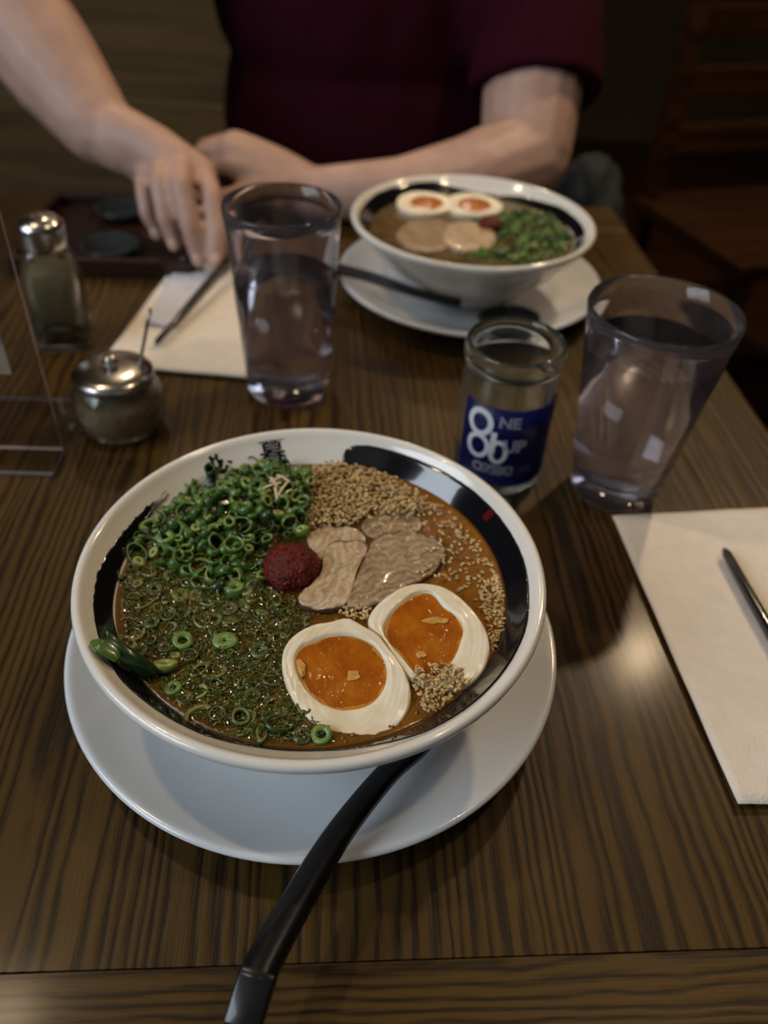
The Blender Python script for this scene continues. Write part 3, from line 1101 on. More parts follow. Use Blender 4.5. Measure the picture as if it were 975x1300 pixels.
# long scallion stem lying over the left rim
a = on_z(133, 812, 0.0735)
c = on_z(196, 858, ZS + 0.0012)
d = (c - a)
bm = ring_bm(0.0036, 0.0010, d.length, 0.95, 71, n=18)
o = obj('scallion_stalk', bm, [GREENS[4][0], GREENS[1][1]], None, (a + c) / 2)
o.rotation_euler = d.to_track_quat('Z', 'Y').to_euler()
tag(o, 'long dark green scallion stem leaning on the left wall of the nearest bowl', 'scallion')
bm = bmesh.new()
pts = [on_z(x, y, z) for x, y, z in ((116, 815, 0.0745), (128, 818, 0.0755), (142, 828, 0.0735), (150, 838, 0.0715))]
sweep(bm, catmull_open(pts, 4), lambda t: [(0.0034 * math.cos(q) * math.sin(0.35 + 2.4 * t), 0.0007 * math.sin(q)) for q in [k * PI / 4 for k in range(8)]])
tag(obj('scallion_leaf', bm, GREENS[1][0], None), 'short bright green scallion leaf on the left white wall of the nearest bowl', 'scallion')

# fine green shreds floating in the broth: nobody could count them
bm = bmesh.new()
n_fl = 0
while n_fl < 10000:
    x, y = random.uniform(min(xs), max(xs)), random.uniform(min(ys), max(ys))
    if not inside((x, y), GREEN):
        continue
    n_fl += 1
    upper = y > 0.008
    upper = y + 0.25 * x > -0.012 + 0.016 * noise.noise(V((x * 60, y * 60, 1)))
    if upper and random.random() < 0.45:
        continue
    L_, W_ = random.uniform(0.0010, 0.0042), random.uniform(0.0002, 0.0008)
    ang = random.uniform(0, 2 * PI)
    z = ZS + heap(x, y) * (random.uniform(0.2, 0.95) if upper else 1) + random.uniform(-0.0006, 0.0010)
    ca, sa = math.cos(ang), math.sin(ang)
    curl = random.uniform(-0.4, 0.4)
    vs_ = []
    for i in range(3):
        t = (i - 1) * L_ * 0.5
        off = curl * L_ * (1 - abs(i - 1)) * 0.5
        dz = random.uniform(-0.0006, 0.0006)
        for s in (-0.5, 0.5):
            lx, ly = t, off + s * W_
            vs_.append(bm.verts.new(NEAR + V((x + lx * ca - ly * sa, y + lx * sa + ly * ca, z + dz + s * random.uniform(-0.0004, 0.0004)))))
    mi = random.choices(range(6), [3, 3, 1, 0.3, 4, 4])[0] if upper else 6 + random.choices(range(4), [3, 3, 2, 3])[0]
    for i in range(2):
        f = bm.faces.new((vs_[2 * i], vs_[2 * i + 1], vs_[2 * i + 3], vs_[2 * i + 2]))
        f.material_index = mi
tag(obj('chopped_greens', bm, [g[0] for g in GREENS] + [g[0] for g in WET]), 'fine chopped green shreds mixed into the broth of the nearest bowl', 'greens', None, 'stuff')

# oily beads added to give glints on the broth: uncountable
bm = bmesh.new()
for k in range(1300):
    a = random.uniform(0, 2 * PI)
    r = 0.087 * math.sqrt(random.random())
    x, y = r * math.cos(a), r * math.sin(a)
    if y > 0.015 and x < 0.005:
        continue
    s = random.uniform(0.0003, 0.0011)
    ellipsoid(bm, NEAR + V((x, y, ZS + 0.0002)), (s, s, s * 0.55), None, 1)
MT['oil'] = mat('oily_glint_bead', (0.20, 0.085, 0.012), 0.05, 0.3, 200, Coat_Weight=1.0)
tag(obj('glint_beads', bm, MT['oil']), 'tiny oily beads added for glints on the broth of the nearest bowl', 'oil', None, 'stuff')


# sesame
def seed_bm(bm, loc, rz, ti, s, mi=0):
    L_, W_, H_ = 0.00115 * s, 0.00068 * s, 0.00045 * s
    mt_ = Matrix.Translation(loc) @ Matrix.Rotation(rz, 4, 'Z') @ Matrix.Rotation(ti, 4, 'Y')
    rings = []
    for t, w_ in ((-0.55, 0.75), (0.1, 1.0), (0.7, 0.6)):
        rings.append([bm.verts.new(mt_ @ V((t * L_, W_ * w_ * math.cos(q), H_ * w_ * math.sin(q)))) for q in [k * PI / 3 for k in range(6)]])
    p0, p1 = bm.verts.new(mt_ @ V((-L_, 0, 0))), bm.verts.new(mt_ @ V((L_ * 1.15, 0, 0)))
    fs = []
    for a, c in zip(rings, rings[1:]):
        for k in range(6):
            fs.append(bm.faces.new((a[k], a[(k + 1) % 6], c[(k + 1) % 6], c[k])))
    for k in range(6):
        fs.append(bm.faces.new((rings[0][(k + 1) % 6], rings[0][k], p0)))
        fs.append(bm.faces.new((rings[2][k], rings[2][(k + 1) % 6], p1)))
    for f in fs:
        f.material_index = mi


def poly_w(px):
    return [on_z(x, y, ZS) - NEAR for x, y in px]


HEAP = poly_w([(386, 602), (402, 596), (432, 592), (470, 600), (510, 618), (545, 640), (556, 652), (520, 656), (470, 656), (446, 672), (410, 672), (388, 676)])
PATCH2 = poly_w([(430, 778), (455, 762), (480, 752), (492, 748), (474, 770), (466, 790), (440, 786)])
PATCH3 = poly_w([(523, 855), (560, 850), (585, 858), (596, 872), (580, 892), (555, 908), (540, 912), (524, 880)])
PATCH4 = poly_w([(606, 745), (632, 730), (640, 760), (640, 800), (626, 830), (612, 770)])
EDGE = poly_w([(545, 640), (560, 640), (600, 680), (625, 715), (640, 760), (630, 760), (612, 715), (590, 690)])
bm = bmesh.new()


def fill_seeds(poly, n, z0, z1, s=1.0):
    X, Y_ = [p.x for p in poly], [p.y for p in poly]
    k = 0
    while k < n:
        x, y = random.uniform(min(X), max(X)), random.uniform(min(Y_), max(Y_))
        if not inside((x, y), poly):
            continue
        k += 1
        e = 1.0
        seed_bm(bm, NEAR + V((x, y, ZS + random.uniform(z0, z1) * e)), random.uniform(0, 2 * PI), random.uniform(-0.5, 0.5), random.uniform(0.85, 1.2) * s, 0 if random.random() < 0.7 else 1)


fill_seeds(HEAP, 1700, 0.0005, 0.0052)
fill_seeds(PATCH2, 130, 0.0012, 0.0030)
fill_seeds(PATCH3, 240, 0.0030, 0.0056)
fill_seeds(PATCH4, 150, 0.0002, 0.0012)
tag(obj('sesame_seeds', bm, [MT['sesame'], MT['sesame_light']], None, None, True), 'heaps of toasted sesame seeds on the near ramen', 'sesame', None, 'stuff')
seed_me = []
for mname in ('sesame', 'sesame_light'):
    bm = bmesh.new()
    seed_bm(bm, V(), 0, 0, 1.0)
    me = bpy.data.meshes.new('sesame_seed')
    bm.to_mesh(me)
    bm.free()
    me.materials.append(MT[mname])
    for p in me.polygons:
        p.use_smooth = True
    seed_me.append(me)
SCAT = poly_w([(555, 655), (600, 685), (628, 725), (641, 765), (640, 800), (620, 790), (600, 758), (560, 742), (532, 738), (520, 730), (540, 700), (556, 690)])
SCAT2 = poly_w([(455, 660), (540, 646), (556, 668), (530, 684), (470, 676)])


def scatter(poly, n, dz):
    X, Y_ = [p.x for p in poly], [p.y for p in poly]
    k = 0
    while k < n:
        x, y = random.uniform(min(X), max(X)), random.uniform(min(Y_), max(Y_))
        if not inside((x, y), poly):
            continue
        k += 1
        place(random.choice(seed_me), NEAR + V((x, y, ZS + dz(x, y))), (0, random.uniform(-.3, .3), random.uniform(0, 6.28)),
              'toasted sesame seed loose on the orange broth and pork in the nearest bowl', 'loose sesame seeds in the near bowl', 'sesame_seed', random.uniform(0.95, 1.3), 'sesame')


scatter(SCAT, 110, lambda x, y: 0.0006 if x > 0.064 else 0.0042)
scatter(SCAT2, 36, lambda x, y: 0.0034)
scatter(EDGE, 50, lambda x, y: 0.0006)

# pale shreds on top of the scallions
for k, (x0, y0, x1, y1) in enumerate([(333, 621, 357, 613), (343, 606, 352, 618), (352, 603, 368, 612), (366, 611, 352, 631), (349, 618, 352, 634), (342, 612, 366, 604), (361, 628, 371, 622)]):
    a, c = on_z(x0, y0, ZS + 0.0105), on_z(x1, y1, ZS + 0.0115)
    mid = (a + c) / 2 + V((0, 0, 0.0008))
    bm = bmesh.new()
    sweep(bm, catmull_open([a, mid, c], 4), lambda t: [(0.0008 * math.cos(q), 0.0005 * math.sin(q)) for q in [k2 * PI / 3 for k2 in range(6)]])
    tag(obj('pale_shred', bm, MT['enoki']), 'cream-coloured thin shred in the small tangle on top of the scallions', 'garnish', 'pale shreds on the scallion heap')


# ------------------------------------------------------------------ far bowl toppings
def far_egg(x, y, rz, label):
    root = empty('egg_half', FAR + V((x, y, ZS + 0.003)), label, 'egg', rz)
    bm = bmesh.new()
    ellipsoid(bm, (0, 0, 0), (0.027, 0.021, 0.012), None, 4)
    for v in bm.verts:
        v.co.z = min(v.co.z, 0.0035)
        k = 1 - 4.5 * v.co.x
        v.co.y *= k
    for v in bm.verts:
        if (v.co.x / 0.0165) ** 2 + (v.co.y / 0.0145) ** 2 < 1 and v.co.z > 0:
            v.co.z -= 0.001
    obj('egg_white', bm, MT['egg_white'], root)
    bm = bmesh.new()
    ellipsoid(bm, (0.001, 0, 0.0026), (0.0155, 0.0135, 0.0011), None, 3)
    obj('yolk', bm, MT['yolk'], root)
    root.rotation_euler = (0.12, 0, rz)
    return root


far_egg(-0.040, 0.047, 0.2, 'blurred egg half by the back left rim of the far bowl')
far_egg(0.004, 0.050, -0.1, 'blurred egg half with brighter orange yolk at the back of the far bowl')


def far_slice(pts, z, mtl, label, seed):
    n = 40
    c = sum((V((*p, 0)) for p in pts), V()) / len(pts)
    q = catmull_closed([V((*p, 0)) - c for p in pts], n)
    bm = bmesh.new()
    rings = []
    for s, dz in ((1, -0.004), (1.01, -0.001), (0.95, 0), (0.7, 0), (0.4, 0), (0.1, 0)):
        rings.append([bm.verts.new(V((p.x * s, p.y * s, dz + 0.001 * noise.noise(V((p.x * 90 * s, p.y * 90 * s, seed)))))) for p in q])
    for a, d in zip(rings, rings[1:]):
        for k in range(n):
            bm.faces.new((a[k], a[(k + 1) % n], d[(k + 1) % n], d[k]))
    bm.faces.new(rings[0])
    bm.faces.new(rings[-1])
    tag(obj('pork_slice', bm, mtl, None, FAR + V((c.x, c.y, z))), label, 'meat')


far_slice([(-0.065, -0.02), (-0.05, 0.012), (-0.02, 0.015), (-0.012, -0.02), (-0.03, -0.05), (-0.055, -0.045)], ZS + 0.002, MT['pork_lean'], 'blurred brown pork slice at the left of the far bowl', 1)
far_slice([(-0.025, -0.03), (-0.018, 0.008), (0.008, 0.012), (0.020, -0.012), (0.012, -0.040), (-0.01, -0.048)], ZS + 0.0035, MT['pork_pale'], 'blurred paler pork slice in the middle of the far bowl', 2)
bm = bmesh.new()
bmesh.ops.create_icosphere(bm, subdivisions=3, radius=0.0105)
for v in bm.verts:
    v.co.z *= 0.7
    v.co *= 1 + 0.12 * noise.noise(v.co * 400)
tag(obj('chili_paste', bm, MT['chili_paste'], None, FAR + V((0.016, 0.008, ZS + 0.004))), 'blurred dab of dark red chili paste in the far bowl', 'paste')
k = 0
FS = []
while k < 60:
    x, y = random.uniform(0.0, 0.082), random.uniform(-0.062, 0.055)
    if math.hypot(x, y) > 0.083 or y > 0.028 + 0.5 * x or math.hypot(x - 0.016, y - 0.008) < 0.013 or (x < 0.022 and y > -0.04):
        continue
    if any((x - a) ** 2 + (y - c) ** 2 < 0.0052 ** 2 for a, c in FS):
        FS.append((9, 9))
        if len(FS) > 4000:
            break
        continue
    FS.append((x, y))
    k += 1
    place(random.choice([a for a, c in KINDS if c in ('fresh', 'dark')]), FAR + V((x, y, ZS + random.uniform(0.001, 0.004))), (random.uniform(-.6, .6), random.uniform(-.6, .6), random.uniform(0, 6)),
          'blurred green scallion ring on the right side of the far bowl', 'scallion rings in the far bowl', scale=1.0)
bm = bmesh.new()
for k in range(1300):
    x, y = random.uniform(-0.01, 0.084), random.uniform(-0.066, 0.06)
    if math.hypot(x, y) > 0.085 or y > 0.03 + 0.5 * x:
        continue
    c = FAR + V((x, y, ZS + random.uniform(0.0003, 0.002)))
    a = random.uniform(0, 6.28)
    u, v_ = V((math.cos(a), math.sin(a), 0)) * random.uniform(0.001, 0.0025), V((-math.sin(a), math.cos(a), 0.3)) * 0.0007
    f = bm.faces.new([bm.verts.new(c + u + v_), bm.verts.new(c - u + v_), bm.verts.new(c - u - v_), bm.verts.new(c + u - v_)])
    f.material_index = random.randrange(6)
tag(obj('chopped_greens', bm, [g[0] for g in GREENS]), 'blurred green shreds in the broth of the far bowl', 'greens', None, 'stuff')


# ------------------------------------------------------------------ spoons
def spoon(path, w0, w1, label, scoop_c, scoop_dir, zrot_tilt=0.25, k=1.0):
    """flat-topped handle with bevelled edges and a deep oval scoop"""
    o = path[0]
    root = empty('soup_spoon', V((o.x, o.y, o.z)), label, 'spoon', 0, 'black soup spoons')
    bm = bmesh.new()
    P = catmull_open([p - o for p in path], 8)

    def sec(t):
        wd = (w0 + (w1 - w0) * t) / 2
        th = 0.0032 * (1 - 0.25 * t)
        return [(-wd, -th * 0.5), (-wd, th * 0.35), (-wd * 0.80, th), (wd * 0.30, th), (wd * 0.86, th * 0.45), (wd, -th * 0.2), (wd * 0.75, -th), (-wd * 0.75, -th)]
    sweep(bm, P, sec)
    es = [e for e in bm.edges if e.calc_face_angle(0) > 0.5 and e.calc_length() > 0.0004]
    bmesh.ops.bevel(bm, geom=es, offset=0.0006, segments=2, affect='EDGES')
    h = obj('handle', bm, MT['black'], root)
    # angled end cap
    bm = bmesh.new()
    d = (P[0] - P[1]).normalized()
    side = d.cross(V((0, 0, 1))).normalized()
    upv = side.cross(d).normalized()
    mt_ = Matrix((side, d, upv)).transposed()
    box(bm, d * 0.0046 + V((0, 0, -0.0022)), (w0 * 0.97, 0.0175, 0.0056), 0.0012, Matrix.Rotation(0, 3, 'X') @ mt_ @ Matrix.Rotation(-0.42, 3, 'X'))
    tag(obj('handle_tip', bm, MT['black'], root), 'bent blunt end of the handle')
    prof = [(0, -0.011), (0.010, -0.0102), (0.017, -0.0065), (0.0205, 0.0), (0.0200, 0.0010), (0.0185, 0.0004), (0.0155, -0.0050), (0.0092, -0.0085), (0, -0.0092)]
    bm = lathe(prof, 36)
    for v in bm.verts:
        v.co *= k
        v.co.x *= 1.25
    s = obj('scoop', bm, MT['black'], root, scoop_c - o)
    s.rotation_euler = (0, -zrot_tilt, math.atan2(scoop_dir.y, scoop_dir.x))
    return root


pth = [on_z(325, 1247, 0.0370), on_z(340, 1212, 0.0365), on_z(396, 1113, 0.0335), on_z(438, 1048, 0.0300), on_z(492, 982, 0.0250), on_z(538, 940, 0.0215), V((0.0250, 0.2190, 0.0180))]
spoon(pth, 0.0132, 0.0085, 'long black soup spoon jutting toward the camera from the nearest saucer plate', V((0.0270, 0.2290, 0.0162)), V((0.1, 1.0, 0)), 0.0, 0.60)
pth = [on_z(430, 342, 0.036), on_z(470, 352, 0.034), on_z(530, 372, 0.029), on_z(585, 386, 0.0235)]
spoon(pth, 0.0125, 0.009, 'blurred black soup spoon lying on the far saucer plate', V((0.0915, 0.5985, 0.0270)), V((1, -0.25, 0)), 0.1)


# ------------------------------------------------------------------ glasses
def tumbler(base, h, r0, r1, level, label, wlabel, thick_base=0.017):
    g = empty('water_tumbler', base, label, 'glass', 0, 'pint tumblers of water')
    wall = 0.0024

    def ro(z):
        return r0 + (r1 - r0) * z / h
    prof = [(0, 0.0006), (r0 - 0.004, 0.0006), (r0 - 0.0015, 0.0012), (r0, 0.004)]
    prof += [(ro(z), z) for z in (0.02, h * 0.4, h * 0.7, h - 0.012)]
    prof += [(ro(h) + 0.0004, h - 0.002), (ro(h) - 0.0004, h), (ro(h) - 0.0018, h - 0.0008)]
    prof += [(ro(z) - wall, z) for z in (h - 0.012, h * 0.7, h * 0.4, thick_base + 0.004)]
    prof += [(r0 - 0.006, thick_base), (0, thick_base - 0.001)]
    obj('glass_body', lathe(prof, 96), MT['tumbler'], g)
    e = -0.0002
    prof = [(0, thick_base - 0.001 + e), (r0 - 0.0062, thick_base + e), (ro(thick_base + 0.004) - wall - e, thick_base + 0.0045), (ro(level) - wall - e, level), (0, level - 0.0001)]
    wo = obj('water', lathe(prof, 96), MT['water'], None, base)
    tag(wo, wlabel, 'water')
    return g


tumbler(V((0.1500, 0.4165, 0)), 0.130, 0.0278, 0.0430, 0.106, 'clear tumbler of water in front of the white napkin on the right', 'still water nearly filling the right tumbler')
tumbler(V((-0.0775, 0.5145, 0)), 0.139, 0.0300, 0.0385, 0.092, 'clear tumbler left of the far bowl, in front of the reaching hand', 'water half filling the tumbler left of the far bowl')

# small printed jar glass
JB = V((0.0725, 0.4270, 0))
JR, JH = 0.0300, 0.100
jar = empty('cup_jar', JB, 'empty clear jar glass with navy printed band behind the nearest bowl', 'glass')
prof = [(0, 0.0012), (0.022, 0.0006), (0.0255, 0.0012), (0.0282, 0.0045), (0.0288, 0.010), (0.0290, 0.030), (0.0292, 0.060), (0.0294, 0.078), (0.0288, 0.0835), (0.0292, 0.0860), (0.0303, 0.0885), (0.0306, 0.093), (0.0300, 0.0975), (0.0288, 0.0995), (0.0272, 0.0985),
        (0.0264, 0.0950), (0.0262, 0.0850), (0.0266, 0.0780), (0.0268, 0.030), (0.0262, 0.010), (0.0235, 0.0068), (0, 0.0060)]
obj('glass_body', lathe(prof, 96), MT['jarglass'], jar)


def on_cyl(bm, ang0, R, zc):
    for v in bm.verts:
        a = ang0 + v.co.x / R
        v.co = V((R * math.cos(a), R * math.sin(a), zc + v.co.y))
    return bm


A0 = -PI / 2 - 0.12          # the side that faces the camera
bm = bmesh.new()
g = []
for i in range(61):
    a = A0 - 0.98 + 3.0 * i / 60
    g.append([bm.verts.new((0.02965 * math.cos(a), 0.02965 * math.sin(a), z)) for z in (0.012, 0.03, 0.05, 0.0685)])
for i in range(60):
    for k in range(3):
        bm.faces.new((g[i][k], g[i + 1][k], g[i + 1][k + 1], g[i][k + 1]))
bmesh.ops.solidify(bm, geom=bm.faces[:], thickness=0.00015)
band = tag(obj('printed_band', bm, MT['label_blue'], jar), 'navy blue printed band')


MT['label_grey'] = mat('grey_label_ink', (0.27, 0.28, 0.36), 0.4, 0.1, 200)


def letter(body, size, u, z, offset, mt_l=MT['label_grey']):
    bm = text_mesh(body, size, offset)
    bmesh.ops.triangulate(bm, faces=bm.faces[:])
    for v in bm.verts:
        v.co.x += u
    on_cyl(bm, A0, 0.02985, z)
    tag(obj('printed_letter', bm, mt_l, band), 'white printed letters')


def oval(u, z, rx, rz_, wd):
    bm = bmesh.new()
    n = 40
    A = [bm.verts.new((u + rx * math.cos(2 * PI * k / n), rz_ * math.sin(2 * PI * k / n), 0)) for k in range(n)]
    B = [bm.verts.new((u + (rx - wd) * math.cos(2 * PI * k / n), (rz_ - wd) * math.sin(2 * PI * k / n), 0)) for k in range(n)]
    for k in range(n):
        bm.faces.new((A[k], A[(k + 1) % n], B[(k + 1) % n], B[k]))
    on_cyl(bm, A0, 0.02985, z)
    tag(obj('printed_ring', bm, MT['label_white'], band), 'white printed ring letter')


oval(-0.0155, 0.0560, 0.0088, 0.0098, 0.0036)
oval(-0.0150, 0.0390, 0.0080, 0.0090, 0.0030)
oval(-0.0015, 0.0375, 0.0062, 0.0088, 0.0030)
letter('NE', 0.0105, 0.0030, 0.0590, 0.0004)
letter('l', 0.0200, -0.0055, 0.0430, 0.0009, MT['label_white'])
letter('UP', 0.0120, 0.0080, 0.0420, 0.0006)
letter('OZEKI', 0.0092, -0.0035, 0.0235, 0.0006)

# ------------------------------------------------------------------ condiments on the left
CB = V((-0.185, 0.4535, 0))
cj = empty('condiment_jar', CB, 'squat glass condiment jar with shiny metal lid left of the nearest bowl', 'jar')
prof = smooth_profile([(0, 0.0006), (0.020, 0.0006), (0.0265, 0.0030), (0.0305, 0.0120), (0.0312, 0.0210), (0.0285, 0.0320), (0.0245, 0.0380), (0.0240, 0.0430)], 3)
prof += [(0.0220, 0.0430)] + smooth_profile([(0.0225, 0.0375), (0.0262, 0.0315), (0.0286, 0.0210), (0.0280, 0.0125), (0.0235, 0.0065), (0, 0.0055)], 3)
obj('glass_body', lathe(prof, 72), MT['jarglass'], cj)
prof = smooth_profile([(0, 0.0062), (0.0230, 0.0070), (0.0274, 0.0128), (0.0280, 0.0205), (0.0268, 0.0262)], 3) + [(0.02, 0.0268), (0, 0.0272)]
tag(obj('filling', lathe(prof, 48), MT['chili_flake'], cj), 'tan chili and garlic filling')
prof = [(0, 0.0480), (0.012, 0.0478), (0.021, 0.0468), (0.0255, 0.0450), (0.0268, 0.0430), (0.0268, 0.0395), (0.0260, 0.0392), (0.0256, 0.0425), (0.020, 0.0455), (0, 0.0465)]
obj('lid', lathe(prof, 60), MT['steel'], cj)
bm = bmesh.new()
bmesh.ops.create_uvsphere(bm, u_segments=16, v_segments=10, radius=0.005, matrix=Matrix.Translation((0, 0, 0.0515)))
obj('lid_knob', bm, MT['steel'], cj)
ts = empty('small_spoon', CB + V((0.012, 0.003, 0.03)), 'thin metal spoon handle sticking up out of the condiment jar', 'spoon')
e = on_y(191, 393, 0.462) - (CB + V((0.012, 0.003, 0.03)))
bm = bmesh.new()
sweep(bm, [e * t for t in (0, 0.3, 0.6, 0.85, 1.0)], lambda t: [((0.0013 + 0.0014 * t * t) * math.cos(q), 0.0011 * math.sin(q)) for q in [k * PI / 4 for k in range(8)]])
obj('handle', bm, MT['steel'], ts)
bm = bmesh.new()
ellipsoid(bm, (-0.004, -0.001, -0.010), (0.006, 0.008, 0.011), None, 2)
obj('spoon_bowl', bm, MT['steel'], ts)

SB = V((-0.262, 0.565, 0))
sk = empty('pepper_shaker', SB, 'square glass shaker of tan pepper with metal cap at the left edge', 'shaker', math.radians(12))


def rsq(hw, z, n=32, p=5.0):
    out = []
    for k in range(n):
        a = 2 * PI * k / n + PI / 4
        c, s = math.cos(a), math.sin(a)
        q = (abs(c) ** p + abs(s) ** p) ** (-1 / p)
        out.append((hw * q * c, hw * q * s, z))
    return out


def loft(secs):
    bm = bmesh.new()
    R = [[bm.verts.new(c) for c in s] for s in secs]
    n = len(R[0])
    for a, c in zip(R, R[1:]):
        for k in range(n):
            bm.faces.new((a[k], a[(k + 1) % n], c[(k + 1) % n], c[k]))
    bm.faces.new(R[0])
    bm.faces.new(R[-1])
    return bm


obj('glass_body', loft([rsq(0.0195, 0.0006), rsq(0.0205, 0.003), rsq(0.0200, 0.05), rsq(0.0190, 0.066), rsq(0.0165, 0.074, p=3), rsq(0.0155, 0.082, p=2),
                        rsq(0.0135, 0.082, p=2), rsq(0.0145, 0.074, p=3), rsq(0.0168, 0.065), rsq(0.0176, 0.05), rsq(0.0178, 0.006)]), MT['jarglass'], sk)
tag(obj('pepper_fill', loft([rsq(0.0174, 0.0065), rsq(0.0173, 0.05), rsq(0.0166, 0.0600)]), MT['pepper'], sk), 'tan ground pepper')
prof = [(0.0165, 0.078), (0.0170, 0.080), (0.0170, 0.092), (0.0160, 0.096), (0.012, 0.0995), (0.0, 0.1010), (0, 0.0985), (0.0115, 0.0970), (0.0155, 0.0915), (0.0158, 0.078)]
cap = obj('cap', lathe(prof, 40), MT['steel'], sk)
bm = bmesh.new()
for k in range(7):
    a = 2 * PI * k / 6
    r = 0 if k == 6 else 0.0065
    bmesh.ops.create_cone(bm, cap_ends=True, segments=8, radius1=0.0009, radius2=0.0009, depth=0.0006, matrix=Matrix.Translation((r * math.cos(a), r * math.sin(a), 0.1008 if k < 6 else 0.1012)))
obj('pour_holes', bm, MT['black'], cap)

# acrylic menu stand at the left edge
ac = empty('menu_stand', V((-0.2125, 0.3937, 0)), 'clear acrylic menu stand with flat base cut off by the left picture edge', 'menu stand', math.radians(3))
bm = bmesh.new()
box(bm, (-0.075, 0.043, 0.0020), (0.15, 0.086, 0.0030), 0.0006)
for f in bm.faces:
    f.material_index = 0 if abs(f.normal.z) > 0.9 else 1
obj('base_sheet', bm, [MT['acrylic'], MT['acrylic_edge']], ac, None, False)
bm = bmesh.new()
box(bm, (-0.075, 0.024, 0.0840), (0.15, 0.0028, 0.160), 0.0005)
for f in bm.faces:
    f.material_index = 0 if abs(f.normal.y) > 0.9 else 1
obj('upright_sheet', bm, [MT['acrylic'], MT['acrylic_edge']], ac, None, False)
MT['card_maroon'] = mat('maroon_card_print', (0.035, 0.008, 0.016), 0.5, 0.2, 60)
MT['card_cream'] = mat('cream_card_print', (0.34, 0.29, 0.22), 0.6, 0.15, 60)
MT['card_grey'] = mat('grey_card_print', (0.16, 0.155, 0.17), 0.6, 0.2, 60)
cdp = bmesh.new()
for z0, z1, mi in ((0.062, 0.082, 1), (0.082, 0.100, 2), (0.100, 0.156, 0)):
    n0 = len(cdp.faces)
    box(cdp, (-0.0835, 0.0215, (z0 + z1) / 2), (0.131, 0.0006, z1 - z0))
    cdp.faces.ensure_lookup_table()
    for f in list(cdp.faces)[n0:]:
        f.material_index = mi
tag(obj('insert_card', cdp, [MT['card_maroon'], MT['card_cream'], MT['card_grey']], ac, None, False), 'dark maroon, grey and cream printed card')


# ------------------------------------------------------------------ napkins and chopsticks
def sheet(corners, z, th, seed, amp=0.0010, n=26):
    bm = bmesh.new()
    A, B, C, D = [V((c[0], c[1], 0)) for c in corners]
    top, bot = [], []
    for i in range(n + 1):
        rt_, rb_ = [], []
        for k in range(n + 1):
            u, v = i / n, k / n
            p = A * (1 - u) * (1 - v) + B * u * (1 - v) + C * u * v + D * (1 - u) * v
            e = noise.noise(V((p.x * 30, p.y * 30, seed)))
            h = z + amp * (0.6 + e) + amp * 0.5 * noise.noise(V((p.x * 75, p.y * 25, seed)))
            rt_.append(bm.verts.new((p.x, p.y, h + th)))
            rb_.append(bm.verts.new((p.x, p.y, h)))
        top.append(rt_)
        bot.append(rb_)
    for i in range(n):
        for k in range(n):
            bm.faces.new((top[i][k], top[i + 1][k], top[i + 1][k + 1], top[i][k + 1]))
            bm.faces.new((bot[i][k], bot[i][k + 1], bot[i + 1][k + 1], bot[i + 1][k]))
    edge = [(i, 0) for i in range(n)] + [(n, k) for k in range(n)] + [(i, n) for i in range(n, 0, -1)] + [(0, k) for k in range(n, 0, -1)]
    for a, c in zip(edge, edge[1:] + edge[:1]):
        bm.faces.new((top[a[0]][a[1]], bot[a[0]][a[1]], bot[c[0]][c[1]], top[c[0]][c[1]]))
    return bm


npk = empty('paper_napkin', (0, 0, 0), 'folded cream paper napkin with a black chopstick on the right of the table', 'napkin')
K = [(0.1656, 0.1909), (0.2850, 0.1985), (0.2720, 0.4060), (0.1432, 0.3839)]
for k in range(4):
    d = 0.0008 * (3 - k)
    obj('napkin_layer', sheet([(K[0][0] + d, K[0][1] + d * 0.8), K[1], K[2], (K[3][0] + d, K[3][1] - d)], 0.0004 + 0.0009 * k, 0.0006, 3.0, 0.0006), MT['paper'], npk)
npl = empty('paper_napkin', (0, 0, 0), 'folded cream paper napkin under the reaching hand at the back left', 'napkin')
K = [(-0.2230, 0.5261), (-0.1080, 0.5200), (-0.1080, 0.7080), (-0.2080, 0.7280)]
for k in range(4):
    d = 0.0008 * (3 - k)
    obj('napkin_layer', sheet([(K[0][0] + d, K[0][1] + d), (K[1][0] - d, K[1][1] + d), K[2], K[3]], 0.0004 + 0.0009 * k, 0.0006, 8.0, 0.0005), MT['paper'], npl)
sl = obj('chopstick_sleeve', sheet([(-0.2050, 0.5900), (-0.1800, 0.5840), (-0.1640, 0.7000), (-0.2050, 0.7180)], 0.0062, 0.0008, 5.0, 0.0004, 14), MT['sleeve_paper'])
tag(sl, 'white folded paper sleeve, tinted blue for cool light, on the back left napkin under the hand', 'paper sleeve')


def chopstick(a, c, r0, r1, label):
    o = empty('chopstick', a, label, 'chopstick', 0, 'black chopsticks')
    bm = bmesh.new()
    sweep(bm, [(c - a) * t for t in (0, 0.02, 0.25, 0.5, 0.75, 1.0)], lambda t: [((r0 + (r1 - r0) * t) * (0.6 if t == 0 else 1) * x, (r0 + (r1 - r0) * t) * (0.6 if t == 0 else 1) * y) for x, y in ((-1, -.7), (-.7, -1), (.7, -1), (1, -.7), (1, .7), (.7, 1), (-.7, 1), (-1, .7))])
    obj('shaft', bm, MT['black'], o)
    return o


a = on_z(919, 697, 0.0095)
c = on_z(977, 800, 0.0095)
chopstick(a, a + (c - a).normalized() * 0.215, 0.0018, 0.0040, 'black tapered chopstick lying on the right napkin')
a = on_z(197, 437, 0.0085)
c = on_z(259, 365, 0.0160)
chopstick(a, a + (c - a).normalized() * 0.215, 0.0016, 0.0036, 'blurred black chopstick on the back left napkin, gripped by the hand')

